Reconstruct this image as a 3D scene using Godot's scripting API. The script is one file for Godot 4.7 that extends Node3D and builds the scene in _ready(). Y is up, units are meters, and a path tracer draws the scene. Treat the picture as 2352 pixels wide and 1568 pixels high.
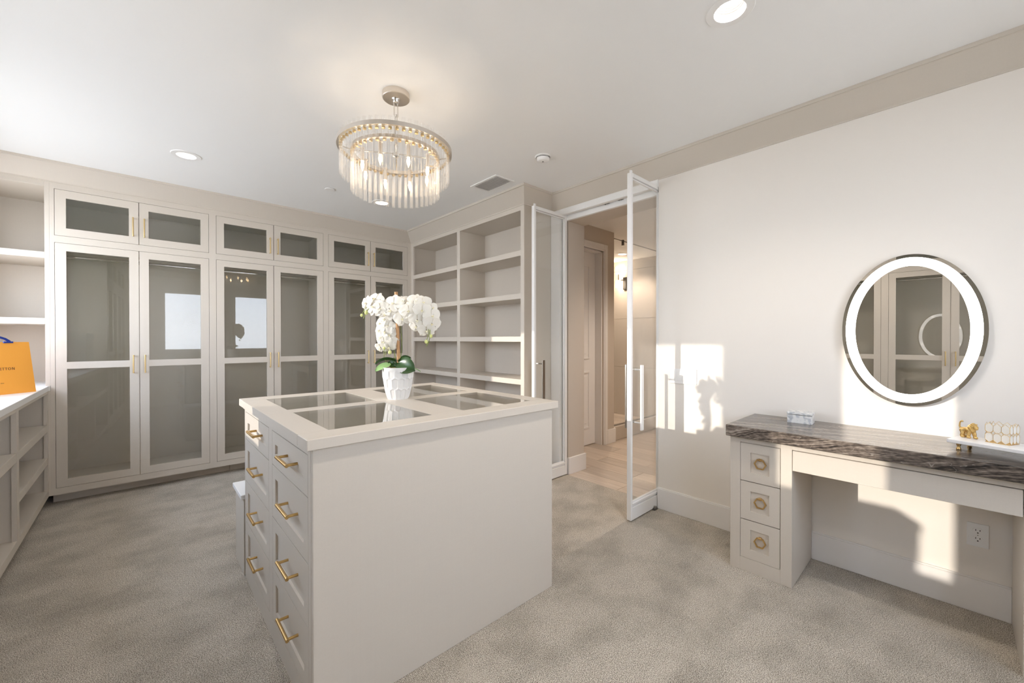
extends Node3D
# A dressing room: glass-door wardrobes, island, bookcase, vanity, French doors to a tiled hall. Metres, y up.

const CEIL := 2.513
const CR := 2.3902          # foot of the crown moulding
const ZB := -4.478          # face of the back wardrobes
const XB := 2.428           # face of the bookcase
const XR := 2.777           # right wall
const XL := -0.51           # face of the left units
const XW := -0.92           # left wall
const ZE := -2.4997         # end of the bookcase
const ZF := 0.95            # wall behind the camera

var M := {}
var used := {}
var shared := {}


# ------------------------------------------------------------------ mesh builder
class MB:
	var v := PackedVector3Array()
	var n := PackedVector3Array()
	var c := PackedColorArray()
	var ix := PackedInt32Array()
	var xf := Transform3D.IDENTITY
	var tint := Color(1, 1, 1)

	func vert(p: Vector3, nn: Vector3) -> int:
		v.append(xf * p)
		n.append((xf.basis * nn).normalized())
		c.append(tint)
		return v.size() - 1

	# polygon in any order round; turned so that it faces "out"
	func face(pts: Array, out: Vector3) -> void:
		var nn: Vector3 = (pts[1] - pts[0]).cross(pts[2] - pts[0])
		if nn.length_squared() < 1e-16 and pts.size() > 3:
			nn = (pts[2] - pts[0]).cross(pts[3] - pts[0])
		nn = nn.normalized()
		var rev := nn.dot(out) < 0.0
		if rev:
			nn = -nn
		var k: Array = []
		for p in pts:
			k.append(vert(p, nn))
		for i in range(1, pts.size() - 1):
			if rev:
				tri(k[0], k[i + 1], k[i])
			else:
				tri(k[0], k[i], k[i + 1])

	# a, b, c counter-clockwise seen from outside; Godot wants clockwise
	func tri(a: int, b: int, d: int) -> void:
		ix.append(a)
		ix.append(d)
		ix.append(b)

	func box(lo: Vector3, hi: Vector3, bev := 0.0) -> MB:
		var ctr := (lo + hi) * 0.5
		var h := (hi - lo) * 0.5
		bev = minf(bev, minf(h.x, minf(h.y, h.z)) * 0.45)
		var P := func(k: int, s: Array) -> Vector3:
			var q := Vector3.ZERO
			for a in 3:
				q[a] = s[a] * (h[a] - (0.0 if a == k else bev))
			return ctr + q
		for k in 3:
			var u := (k + 1) % 3
			var w := (k + 2) % 3
			for sg in [-1.0, 1.0]:
				var pts: Array = []
				for e in [[1, 1], [-1, 1], [-1, -1], [1, -1]]:
					var s := [0.0, 0.0, 0.0]
					s[k] = sg
					s[u] = float(e[0])
					s[w] = float(e[1])
					pts.append(P.call(k, s))
				var o := Vector3.ZERO
				o[k] = sg
				face(pts, o)
		if bev > 0.0:
			for k in 3:
				for l in range(k + 1, 3):
					var m := 3 - k - l
					for sk in [-1.0, 1.0]:
						for sl in [-1.0, 1.0]:
							var s1 := [0.0, 0.0, 0.0]
							s1[k] = sk
							s1[l] = sl
							s1[m] = -1.0
							var s2 := s1.duplicate()
							s2[m] = 1.0
							var o := Vector3.ZERO
							o[k] = sk
							o[l] = sl
							face([P.call(k, s1), P.call(k, s2), P.call(l, s2), P.call(l, s1)], o)
			for sx in [-1.0, 1.0]:
				for sy in [-1.0, 1.0]:
					for sz in [-1.0, 1.0]:
						var s := [sx, sy, sz]
						face([P.call(0, s), P.call(1, s), P.call(2, s)], Vector3(sx, sy, sz))
		return self

	func b(x0: float, y0: float, z0: float, x1: float, y1: float, z1: float, bev := 0.0) -> MB:
		return box(Vector3(minf(x0, x1), minf(y0, y1), minf(z0, z1)), Vector3(maxf(x0, x1), maxf(y0, y1), maxf(z0, z1)), bev)

	# rectangular frame round a hole in the local xy plane
	func frame(x0: float, y0: float, x1: float, y1: float, l: float, r: float, bo: float, t: float, z0: float, z1: float, bev := 0.0) -> MB:
		b(x0, y0, z0, x0 + l, y1, z1, bev)
		b(x1 - r, y0, z0, x1, y1, z1, bev)
		b(x0 + l, y0, z0, x1 - r, y0 + bo, z1, bev)
		b(x0 + l, y1 - t, z0, x1 - r, y1, z1, bev)
		return self

	func tube(pts: Array, rad, sides := 8, closed := false, caps := true) -> MB:
		var cnt := pts.size()
		var rings: Array = []
		var up := Vector3.UP
		for i in cnt:
			var a: Vector3 = pts[(i - 1 + cnt) % cnt] if (closed or i > 0) else pts[i]
			var d: Vector3 = pts[(i + 1) % cnt] if (closed or i < cnt - 1) else pts[i]
			var t := (d - a).normalized()
			if i == 0:
				up = Vector3.UP if absf(t.y) < 0.9 else Vector3.RIGHT
			var s := t.cross(up).normalized()
			up = s.cross(t).normalized()
			var r: float = rad[i] if rad is Array else rad
			var row: Array = []
			for j in sides:
				var th := TAU * j / sides
				var nn := s * cos(th) + up * sin(th)
				row.append(vert(pts[i] + nn * r, nn))
			rings.append(row)
		var last := cnt if closed else cnt - 1
		for i in last:
			var A: Array = rings[i]
			var B: Array = rings[(i + 1) % cnt]
			for j in sides:
				var j2 := (j + 1) % sides
				tri(A[j], B[j], B[j2])
				tri(A[j], B[j2], A[j2])
		if caps and not closed:
			for e in [0, cnt - 1]:
				var o: Vector3 = (pts[0] - pts[1]).normalized() if e == 0 else (pts[cnt - 1] - pts[cnt - 2]).normalized()
				var poly: Array = []
				for j in sides:
					poly.append(xf.affine_inverse() * v[rings[e][j]])
				face(poly, o)
		return self

	# profile of (radius, y), from bottom to top on the outside
	func lathe(prof: Array, segs := 24, smooth := true, a0 := 0.0) -> MB:
		var cnt := prof.size()
		var seg_n: Array = []
		for i in cnt - 1:
			var d: Vector2 = prof[i + 1] - prof[i]
			seg_n.append(Vector2(d.y, -d.x).normalized())
		for i in cnt - 1:
			var n0: Vector2 = seg_n[i]
			var n1: Vector2 = seg_n[i]
			if smooth:
				if i > 0 and n0.dot(seg_n[i - 1]) > 0.5:
					n0 = (n0 + seg_n[i - 1]).normalized()
				if i < cnt - 2 and n1.dot(seg_n[i + 1]) > 0.5:
					n1 = (n1 + seg_n[i + 1]).normalized()
			var A: Array = []
			var B: Array = []
			for j in segs:
				var th := a0 + TAU * j / segs
				var dir := Vector3(cos(th), 0, -sin(th))
				A.append(vert(dir * prof[i].x + Vector3.UP * prof[i].y, dir * n0.x + Vector3.UP * n0.y))
				B.append(vert(dir * prof[i + 1].x + Vector3.UP * prof[i + 1].y, dir * n1.x + Vector3.UP * n1.y))
			for j in segs:
				var j2 := (j + 1) % segs
				tri(A[j], B[j2], B[j])
				tri(A[j], A[j2], B[j2])
		return self

	# smooth sheet f(u, v) over 0..1
	func sheet(f: Callable, nu: int, nv: int) -> MB:
		var g: Array = []
		for i in nu + 1:
			for j in nv + 1:
				g.append(f.call(float(i) / nu, float(j) / nv))
		var w := nv + 1
		var k0 := v.size()
		for i in nu + 1:
			for j in nv + 1:
				var du: Vector3 = g[mini(i + 1, nu) * w + j] - g[maxi(i - 1, 0) * w + j]
				var dv: Vector3 = g[i * w + mini(j + 1, nv)] - g[i * w + maxi(j - 1, 0)]
				var nn := du.cross(dv)
				vert(g[i * w + j], nn.normalized() if nn.length_squared() > 1e-18 else Vector3.UP)
		for i in nu:
			for j in nv:
				var a := k0 + i * w + j
				tri(a, a + w, a + w + 1)
				tri(a, a + w + 1, a + 1)
		return self

	# flat outline (Vector2 array) pushed out along local z
	func plate(poly: PackedVector2Array, z0: float, z1: float) -> MB:
		var t := Geometry2D.triangulate_polygon(poly)
		for i in range(0, t.size(), 3):
			for zz in [z0, z1]:
				var pts: Array = []
				for q in 3:
					var p := poly[t[i + q]]
					pts.append(Vector3(p.x, p.y, zz))
				face(pts, Vector3(0, 0, -1 if zz == minf(z0, z1) else 1))
		var ctr := Vector2.ZERO
		for p in poly:
			ctr += p / poly.size()
		var cw := Geometry2D.is_polygon_clockwise(poly)
		for i in poly.size():
			var p := poly[i]
			var q := poly[(i + 1) % poly.size()]
			var d := q - p
			var o := Vector2(-d.y, d.x) if cw else Vector2(d.y, -d.x)
			face([Vector3(p.x, p.y, z0), Vector3(q.x, q.y, z0), Vector3(q.x, q.y, z1), Vector3(p.x, p.y, z1)], Vector3(o.x, o.y, 0))
		return self

	# outline with a hole: both outlines with the same count of points
	func ring_plate(outer: Array, inner: Array, z0: float, z1: float) -> MB:
		var cnt := outer.size()
		for i in cnt:
			var j := (i + 1) % cnt
			for zz in [z0, z1]:
				var o := Vector3(0, 0, -1 if zz == minf(z0, z1) else 1)
				face([V(outer[i], zz), V(outer[j], zz), V(inner[j], zz), V(inner[i], zz)], o)
			var mid: Vector2 = (outer[i] + outer[j]) * 0.5 - (inner[i] + inner[j]) * 0.5
			face([V(outer[i], z0), V(outer[j], z0), V(outer[j], z1), V(outer[i], z1)], Vector3(mid.x, mid.y, 0))
			face([V(inner[i], z0), V(inner[j], z0), V(inner[j], z1), V(inner[i], z1)], -Vector3(mid.x, mid.y, 0))
		return self

	func V(p: Vector2, z: float) -> Vector3:
		return Vector3(p.x, p.y, z)

	func mesh() -> ArrayMesh:
		var a := []
		a.resize(Mesh.ARRAY_MAX)
		a[Mesh.ARRAY_VERTEX] = v
		a[Mesh.ARRAY_NORMAL] = n
		a[Mesh.ARRAY_COLOR] = c
		a[Mesh.ARRAY_INDEX] = ix
		var m := ArrayMesh.new()
		m.add_surface_from_arrays(Mesh.PRIMITIVE_TRIANGLES, a)
		return m


func mb() -> MB:
	return MB.new()


# ------------------------------------------------------------------ nodes
func numbered(parent: Node, base: String) -> String:
	var key := str(parent.get_instance_id()) + "/" + base
	var k: int = used.get(key, 0)
	used[key] = k + 1
	return base if k == 0 else "%s_%03d" % [base, k]


func put(parent: Node, o: Node3D, called: String) -> Node3D:
	o.name = numbered(parent, called)
	parent.add_child(o, true)
	return o


func tag(o: Node, label: String, category := "", group := "", kind := "") -> Node:
	if label:
		o.set_meta("label", label)
	if category:
		o.set_meta("category", category)
	if group:
		o.set_meta("group", group)
	if kind:
		o.set_meta("kind", kind)
	return o


func part(shape, called: String, mat: Material, parent: Node, at := Transform3D.IDENTITY) -> MeshInstance3D:
	var o := MeshInstance3D.new()
	o.mesh = shape.mesh() if shape is MB else shape
	o.material_override = mat
	o.transform = at
	put(parent, o, called)
	return o


func thing(called: String, label: String, category: String, at := Vector3.ZERO, turn := 0.0, group := "") -> Node3D:
	var o := Node3D.new()
	put(self, o, called)
	o.position = at
	o.rotation.y = turn
	tag(o, label, category, group)
	return o


func struct(shape, called: String, mat: Material, label: String, category: String) -> MeshInstance3D:
	var o := part(shape, called, mat, self)
	tag(o, label, category, "", "structure")
	return o


func at(x: float, y: float, z: float) -> Transform3D:
	return Transform3D(Basis.IDENTITY, Vector3(x, y, z))


# ------------------------------------------------------------------ materials
func mat(col: Color, rough := 0.5, metal := 0.0) -> StandardMaterial3D:
	var m := StandardMaterial3D.new()
	m.albedo_color = col
	m.roughness = rough
	m.metallic = metal
	return m


func glass(col: Color, a := 0.06) -> StandardMaterial3D:
	var m := mat(Color(col.r, col.g, col.b, a), 0.0)
	m.transparency = BaseMaterial3D.TRANSPARENCY_ALPHA
	return m


func glow(col: Color, e: float) -> StandardMaterial3D:
	var m := mat(Color(0.9, 0.9, 0.9), 0.5)
	m.emission_enabled = true
	m.emission = col
	m.emission_energy_multiplier = e
	return m


func noise_tex(size: int, freq: float, seed_: int, stops: Array, octaves := 3, kind := FastNoiseLite.TYPE_SIMPLEX_SMOOTH, stretch := 1) -> NoiseTexture2D:
	var fn := FastNoiseLite.new()
	fn.seed = seed_
	fn.frequency = freq
	fn.noise_type = kind
	fn.fractal_octaves = octaves
	var t := NoiseTexture2D.new()
	t.width = size
	t.height = size / stretch
	t.seamless = true
	t.noise = fn
	if stops.size():
		var g := Gradient.new()
		var off := PackedFloat32Array()
		var cols := PackedColorArray()
		for s in stops:
			off.append(s[0])
			cols.append(s[1])
		g.offsets = off
		g.colors = cols
		t.color_ramp = g
	return t


func g8(r: int, g: int, b: int) -> Color:
	return Color(r / 255.0, g / 255.0, b / 255.0)


func tri_map(m: StandardMaterial3D, scale: Vector3, world := true) -> StandardMaterial3D:
	m.uv1_triplanar = true
	m.uv1_world_triplanar = world
	m.uv1_scale = scale
	m.uv1_triplanar_sharpness = 8.0
	return m


func marble_image() -> ImageTexture:
	# long fine streaks along x, drifting, with a few dark bands and pale hairlines
	var w := 1024
	var h := 512
	var im := Image.create(w, h, false, Image.FORMAT_RGB8)
	var n1 := FastNoiseLite.new()
	n1.seed = 5
	n1.frequency = 0.004
	n1.fractal_octaves = 4
	var n3 := FastNoiseLite.new()
	n3.seed = 21
	n3.frequency = 0.03
	n3.fractal_octaves = 4
	var stops := [g8(36, 33, 32), g8(82, 73, 66), g8(122, 110, 100), g8(170, 158, 146)]
	for y in h:
		for x in w:
			var s := y * 1.9 + x * 0.55 + n1.get_noise_2d(x * 0.9, y * 0.9) * 48.0
			var band := n1.get_noise_2d(s * 1.9, x * 0.10)
			var fine := n3.get_noise_2d(x * 0.10, s * 2.6)
			var t := clampf(0.47 + band * 0.45 + fine * 0.60 + n3.get_noise_2d(x * 1.3, y * 2.0) * 0.30 - 0.14 * smoothstep(0.42, 0.60, x / 1024.0), 0.0, 0.999) * 3.0
			var k := int(t)
			var a: Color = stops[k]
			var b2: Color = stops[k + 1]
			var col := a.lerp(b2, t - k)
			var v := absf(n1.get_noise_2d(x * 0.9 + 300.0, s * 0.7 + 90.0))
			if v < 0.010:
				col = col.lerp(g8(208, 200, 190), 0.5 * (1.0 - v / 0.010))
			im.set_pixel(x, y, col)
	return ImageTexture.create_from_image(im)


func plank_image() -> ImageTexture:
	var im := Image.create(512, 512, false, Image.FORMAT_RGB8)
	var n1 := FastNoiseLite.new()
	n1.seed = 3
	n1.frequency = 0.02
	n1.fractal_octaves = 4
	for y in 512:
		for x in 512:
			var t := 0.5 + 0.6 * n1.get_noise_2d(x * 4.0, y * 0.16) + 0.15 * n1.get_noise_2d(x * 17.0, y * 0.5)
			im.set_pixel(x, y, g8(186, 168, 150).lerp(g8(222, 208, 193), clampf(t, 0, 1)))
	return ImageTexture.create_from_image(im)


func box_image() -> ImageTexture:
	var im := Image.create(256, 256, false, Image.FORMAT_RGB8)
	var n1 := FastNoiseLite.new()
	n1.seed = 14
	n1.frequency = 0.01
	n1.fractal_octaves = 4
	for y in 256:
		for x in 256:
			var s := x * 0.7 + y * 1.1 + n1.get_noise_2d(x, y) * 120.0
			var t := 0.5 + 0.5 * sin(s * 0.09) + 0.3 * n1.get_noise_2d(x * 3.0, y * 3.0)
			im.set_pixel(x, y, g8(172, 176, 182).lerp(g8(226, 225, 222), clampf(t + 0.25, 0, 1)))
	return ImageTexture.create_from_image(im)


func linen(col: Color, rough := 0.42) -> StandardMaterial3D:
	var m := mat(col, rough)
	m.albedo_texture = shared.linen
	return tri_map(m, Vector3(2.2, 2.2, 2.2))


func materials() -> void:
	# fine woven grain of the painted joinery
	var lim := Image.create(256, 256, false, Image.FORMAT_RGB8)
	var rng := RandomNumberGenerator.new()
	rng.seed = 77
	var hx: Array = []
	var hy: Array = []
	for i in 256:
		hx.append(rng.randf_range(-1, 1))
		hy.append(rng.randf_range(-1, 1))
	for y in 256:
		for x in 256:
			var k: float = 0.988 + 0.002 * hx[x] + 0.002 * hy[y] + rng.randf_range(-0.006, 0.006)
			lim.set_pixel(x, y, Color(k, k, k))
	shared.linen = ImageTexture.create_from_image(lim)
	M.cab = linen(g8(214, 204, 191))
	M.wall = mat(g8(240, 233, 224), 0.7)
	M.trim = mat(g8(238, 234, 230), 0.4)
	M.ceil = mat(g8(246, 245, 243), 0.8)
	M.taupe = mat(g8(206, 194, 180), 0.7)
	M.white = mat(g8(243, 241, 238), 0.35)
	M.brass = mat(g8(206, 172, 114), 0.32, 1.0)
	M.brass_pale = mat(g8(226, 200, 148), 0.28, 1.0)
	M.gold = mat(g8(216, 182, 118), 0.4, 1.0)
	M.chrome = mat(g8(225, 222, 218), 0.12, 1.0)
	M.nickel = mat(g8(168, 164, 158), 0.3, 1.0)
	M.champagne = mat(g8(222, 214, 204), 0.38, 1.0)
	M.steel = mat(g8(120, 118, 116), 0.3, 1.0)
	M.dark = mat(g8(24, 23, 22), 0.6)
	M.glass = glass(Color(0.93, 0.97, 0.95), 0.05)
	M.tint = glass(Color(0.42, 0.45, 0.36), 0.10)
	M.tubeglass = glass(Color(1, 0.98, 0.95), 0.04)
	M.mirror = mat(g8(232, 230, 226), 0.0, 1.0)
	M.ring = glow(Color(1, 0.985, 0.97), 5.0)
	M.led = glow(Color(1, 0.97, 0.92), 3.0)
	M.warm = glow(Color(1, 0.82, 0.55), 9.0)
	M.shade = glow(Color(1, 0.93, 0.82), 1.4)
	M.stone = mat(Color(1, 1, 1), 0.16)
	M.stone.albedo_texture = marble_image()
	tri_map(M.stone, Vector3(0.8, 2.2, 1.6), false)
	M.boxstone = mat(Color(1, 1, 1), 0.25)
	M.boxstone.albedo_texture = box_image()
	tri_map(M.boxstone, Vector3(4, 4, 4))
	M.plank = []
	var pt := plank_image()
	for k in 4:
		var m := mat(Color.from_hsv(0.0, 0.0, [1.0, 0.96, 0.92, 0.985][k]), 0.35)
		m.albedo_texture = pt
		tri_map(m, Vector3(2.0, 2.0, 1.0))
		m.uv1_offset = Vector3(k * 0.37, 0, k * 0.21)
		M.plank.append(m)
	M.tile = mat(g8(205, 194, 180), 0.28)
	M.tiledark = mat(g8(168, 156, 142), 0.3)
	# carpet: salt-and-pepper pile over broad brushed patches
	var cp := mat(Color(1, 1, 1), 1.0)
	cp.albedo_texture = noise_tex(1024, 0.44, 11, [[0.0, g8(78, 68, 57)], [0.3, g8(112, 101, 88)], [0.43, g8(166, 155, 140)], [0.55, g8(214, 204, 188)], [0.7, g8(238, 230, 216)], [1.0, g8(250, 244, 234)]], 2)
	tri_map(cp, Vector3(0.62, 0.62, 0.62))
	cp.heightmap_enabled = true
	cp.heightmap_texture = noise_tex(1024, 0.44, 11, [], 2)
	cp.heightmap_scale = 0.45
	cp.detail_enabled = true
	cp.detail_blend_mode = BaseMaterial3D.BLEND_MODE_MUL
	cp.detail_uv_layer = BaseMaterial3D.DETAIL_UV_2
	cp.detail_albedo = noise_tex(512, 0.016, 4, [[0.0, Color(0.84, 0.835, 0.83)], [0.4, Color(0.93, 0.93, 0.925)], [0.7, Color(1, 1, 1)], [1.0, Color(1, 1, 1)]], 5)
	cp.uv2_triplanar = true
	cp.uv2_world_triplanar = true
	cp.uv2_scale = Vector3(0.33, 0.5, 0.42)
	cp.rim_enabled = true
	cp.rim = 0.25
	M.carpet = cp
	# plant
	M.petal = mat(g8(240, 237, 230), 0.55)
	M.petal.backlight_enabled = true
	M.petal.backlight = Color(0.7, 0.68, 0.62)
	M.lip = mat(g8(250, 242, 205), 0.5)
	M.bud = mat(g8(212, 216, 140), 0.5)
	M.stem = mat(g8(132, 146, 62), 0.5)
	M.leaf = mat(g8(44, 76, 34), 0.3)
	M.leaf.backlight_enabled = true
	M.leaf.backlight = Color(0.10, 0.16, 0.05)
	M.leafpale = mat(g8(150, 186, 120), 0.4)
	M.leafpale.backlight_enabled = true
	M.leafpale.backlight = Color(0.3, 0.4, 0.2)
	M.stake = mat(g8(192, 148, 104), 0.65)
	M.moss = mat(g8(170, 150, 96), 0.9)
	M.pot = mat(g8(226, 224, 221), 0.5)
	M.bag = mat(g8(252, 172, 66), 0.6)
	M.bagprint = mat(g8(74, 46, 32), 0.6)
	M.ribbon = mat(g8(24, 58, 150), 0.5)
	M.hexglass = glass(Color(0.98, 0.97, 0.94), 0.6)
	M.marblewhite = mat(g8(232, 229, 226), 0.3)


# ------------------------------------------------------------------ main
func _ready() -> void:
	camera_and_light()
	materials()
	shell()
	hall()
	wardrobes()
	niche_and_cubbies()
	bookcase()
	island()
	french_doors()
	vanity()
	ceiling_things()
	chandelier()
	small_things()
	orchid()


func camera_and_light() -> void:
	var cam := Camera3D.new()
	cam.name = "camera"
	cam.fov = 2.0 * rad_to_deg(atan(784.0 / 928.95))
	cam.position = Vector3(0, 1.23, 0)
	cam.rotation_degrees = Vector3(-0.336, -42.443, -0.03)
	cam.near = 0.05
	cam.far = 500
	cam.current = true
	add_child(cam)
	var e := Environment.new()
	e.background_mode = Environment.BG_SKY
	var sk := ProceduralSkyMaterial.new()
	sk.sky_top_color = g8(190, 208, 234)
	sk.sky_horizon_color = g8(230, 237, 246)
	sk.sky_curve = 0.2
	sk.ground_bottom_color = g8(140, 142, 144)
	sk.ground_curve = 0.25
	sk.ground_horizon_color = g8(226, 234, 244)
	sk.energy_multiplier = 10.2
	var s := Sky.new()
	s.sky_material = sk
	e.sky = s
	e.tonemap_mode = Environment.TONE_MAPPER_LINEAR
	e.tonemap_exposure = 1.08
	e.sdfgi_enabled = true
	e.ssao_enabled = true
	e.ssil_enabled = true
	var we := WorldEnvironment.new()
	we.name = "environment"
	we.environment = e
	add_child(we)
	var sun := DirectionalLight3D.new()
	sun.name = "sun"
	sun.light_color = Color(1.0, 0.965, 0.915)
	sun.light_energy = 1.1
	sun.light_angular_distance = 0.55
	sun.shadow_enabled = true
	sun.sky_mode = DirectionalLight3D.SKY_MODE_LIGHT_ONLY
	sun.look_at_from_position(Vector3.ZERO, Vector3(1.0, -0.27, 0.47), Vector3.UP)
	add_child(sun)


# axis-aligned wall in a vertical plane with rectangular holes; u runs along x or z
func wall_with_holes(m: MB, along: String, u0: float, u1: float, y0: float, y1: float, d0: float, d1: float, holes: Array) -> MB:
	var us := [u0, u1]
	for h in holes:
		us.append(h[0])
		us.append(h[1])
	us.sort()
	for i in us.size() - 1:
		var a: float = us[i]
		var c: float = us[i + 1]
		if c - a < 1e-5:
			continue
		var mid := (a + c) * 0.5
		var ys := [[y0, y1]]
		for h in holes:
			if mid > h[0] and mid < h[1]:
				var nx: Array = []
				for s in ys:
					if h[2] > s[0]:
						nx.append([s[0], minf(h[2], s[1])])
					if h[3] < s[1]:
						nx.append([maxf(h[3], s[0]), s[1]])
				ys = nx
		for s in ys:
			if along == "x":
				m.b(a, s[0], d0, c, s[1], d1)
			else:
				m.b(d0, s[0], a, d1, s[1], c)
	return m


# ceiling slab with square holes [x, z, half]
func slab_with_holes(m: MB, x0: float, x1: float, z0: float, z1: float, y0: float, y1: float, holes: Array) -> MB:
	var xs := [x0, x1]
	for h in holes:
		xs.append(h[0] - h[2])
		xs.append(h[0] + h[2])
	xs.sort()
	for i in xs.size() - 1:
		var a: float = xs[i]
		var c: float = xs[i + 1]
		if c - a < 1e-5:
			continue
		var mid := (a + c) * 0.5
		var cuts: Array = []
		for h in holes:
			if absf(mid - h[0]) < h[2]:
				cuts.append([h[1] - h[2], h[1] + h[2]])
		cuts.sort_custom(func(p, q): return p[0] < q[0])
		var z := z0
		for k in cuts:
			m.b(a, y0, z, c, y1, k[0])
			z = k[1]
		m.b(a, y0, z, c, y1, z1)
	return m


var lights_at := [[0.233, -3.622], [1.668, -3.638], [1.70, -0.597], [0.233, -0.597]]


func shell() -> void:
	struct(mb().b(XW - 0.2, -0.12, -5.2, 2.84, 0.0, ZF + 0.2), "floor", M.carpet, "greige speckled cut pile carpet across the dressing room", "floor")
	var holes: Array = []
	for l in lights_at:
		holes.append([l[0], l[1], 0.06])
	struct(slab_with_holes(mb(), XW - 0.2, 2.9, -5.2, ZF + 0.2, CEIL, CEIL + 0.14, holes), "ceiling", M.ceil, "flat white ceiling of the dressing room", "ceiling")
	struct(mb().b(XW - 0.2, 0, -5.2, 2.777, CEIL, -5.06), "wall_back", M.cab, "wall behind the glass wardrobes", "wall")
	# left wall with two windows
	var wl := [[-4.60, -2.740, 1.07, 2.254], [-2.228, -1.60, 1.07, 2.254]]
	struct(wall_with_holes(mb(), "z", -5.06, ZF, 0.0, CEIL, XW - 0.18, XW, wl), "wall_left", M.wall, "white left wall with windows above the low cubbies", "wall")
	var wf := [[0.28, 1.02, 1.0, 2.14], [1.38, 2.12, 1.0, 2.14]]
	struct(wall_with_holes(mb(), "x", XW - 0.18, 3.0, 0.0, CEIL, ZF, ZF + 0.18, wf), "wall_front", M.wall, "white wall with two windows behind the camera", "wall")
	# right wall with the French door opening; plaster white
	var wr := mb()
	wall_with_holes(wr, "z", -5.06, ZF, 0.0, CEIL, XR, 3.09, [[-2.43, -1.455, 0.0, 2.395]])
	struct(wr, "wall_right", M.wall, "white right wall with vanity, oval mirror and door opening", "wall")
	# windows
	var k := 0
	for w in wl:
		window("window_%d" % (k + 1), "z", w, XW - 0.08, ["white framed window over the low cubbies near the back wall", "white framed window over the low cubbies near the tall wardrobes"][k])
		k += 1
	for w in wf:
		window("window_%d" % (k + 1), "x", w, ZF + 0.08, ["", "", "white framed left window behind the camera seen mirrored in wardrobe glass", "white framed right window behind the camera seen mirrored in wardrobe glass"][k])
		k += 1
	# crown moulding: mitred runs
	var P := [Vector2(XW, ZB), Vector2(XB, ZB), Vector2(XB, ZE), Vector2(XR, ZE), Vector2(XR, ZF), Vector2(XL, ZF), Vector2(XL, -1.543), Vector2(XW, -1.543)]
	var prof := [Vector2(0.0, CR - 0.004), Vector2(0.006, CR - 0.004), Vector2(0.006, CR + 0.004), Vector2(0.107, CEIL - 0.018), Vector2(0.117, CEIL - 0.018), Vector2(0.117, CEIL)]
	var names := ["crown moulding along the top of the glass wardrobes", "crown moulding along the top of the open bookcase", "short crown moulding return at the end of the bookcase", "taupe crown moulding along the top of the white right wall", "crown moulding behind the camera", "crown moulding on the tall left wardrobes", "crown return on the tall left wardrobes", "crown moulding above the left windows"]
	for i in P.size():
		var m := mb()
		var a: Vector2 = P[i]
		var b2: Vector2 = P[(i + 1) % P.size()]
		var ma := miter(P, i)
		var mb2 := miter(P, (i + 1) % P.size())
		for q in prof.size() - 1:
			var p: Vector2 = prof[q]
			var r: Vector2 = prof[q + 1]
			var a0 := a + ma * p.x
			var a1 := a + ma * r.x
			var b0 := b2 + mb2 * p.x
			var b1 := b2 + mb2 * r.x
			var inward := side(a, b2)
			var out := Vector3(inward.x, -0.6, inward.y)
			m.face([Vector3(a0.x, p.y, a0.y), Vector3(b0.x, p.y, b0.y), Vector3(b1.x, r.y, b1.y), Vector3(a1.x, r.y, a1.y)], out)
		struct(m, "trim_%d" % (i + 1), M.cab, names[i], "moulding")
	# baseboards on the right wall
	baseboard("baseboard_right", "z", -1.455, -0.82, XR, -1, "white baseboard between the French door and the vanity")
	baseboard("baseboard_kneehole", "z", -0.536, 0.173, XR, -1, "white baseboard under the vanity")
	baseboard("baseboard_near", "z", 0.46, ZF, XR, -1, "white baseboard beyond the vanity")
	baseboard("baseboard_front", "x", XL, XR, ZF, -1, "white baseboard behind the camera")
	# recessed toe kicks under the joinery
	struct(mb().b(-0.50, 0, -4.63, 0.60, 0.082, -4.584, 0.001), "toe_kick_1", M.cab, "recessed toe kick board under the left glass wardrobe", "toe kick")
	struct(mb().b(0.602, 0, -4.63, 2.45, 0.082, -4.584, 0.001), "toe_kick_2", M.cab, "recessed toe kick board under the right glass wardrobes", "toe kick")
	struct(mb().b(2.50, 0, -4.58, 2.53, 0.082, ZE + 0.01, 0.001), "toe_kick_3", M.cab, "recessed toe kick board under the open bookcase", "toe kick")
	struct(mb().b(XL - 0.10, 0, -4.60, XL - 0.07, 0.082, -1.545, 0.001), "toe_kick_4", M.cab, "recessed toe kick board under the low cubbies", "toe kick")


func side(a: Vector2, b2: Vector2) -> Vector2:
	var d := (b2 - a).normalized()
	return Vector2(-d.y, d.x)      # inside of the room for this winding


func miter(P: Array, i: int) -> Vector2:
	var n1 := side(P[(i - 1 + P.size()) % P.size()], P[i])
	var n2 := side(P[i], P[(i + 1) % P.size()])
	var s := n1 + n2
	return s / maxf(0.2, s.dot(n1))


func baseboard(called: String, along: String, u0: float, u1: float, d: float, s: int, label: String) -> void:
	var m := mb()
	if along == "z":
		m.b(d + s * 0.016, 0, u0, d, 0.146, u1, 0.002)
		m.b(d + s * 0.010, 0.146, u0, d, 0.153, u1, 0.002)
	else:
		m.b(u0, 0, d + s * 0.016, u1, 0.146, d, 0.002)
		m.b(u0, 0.146, d + s * 0.010, u1, 0.153, d, 0.002)
	struct(m, called, M.trim, label, "baseboard")


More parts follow.
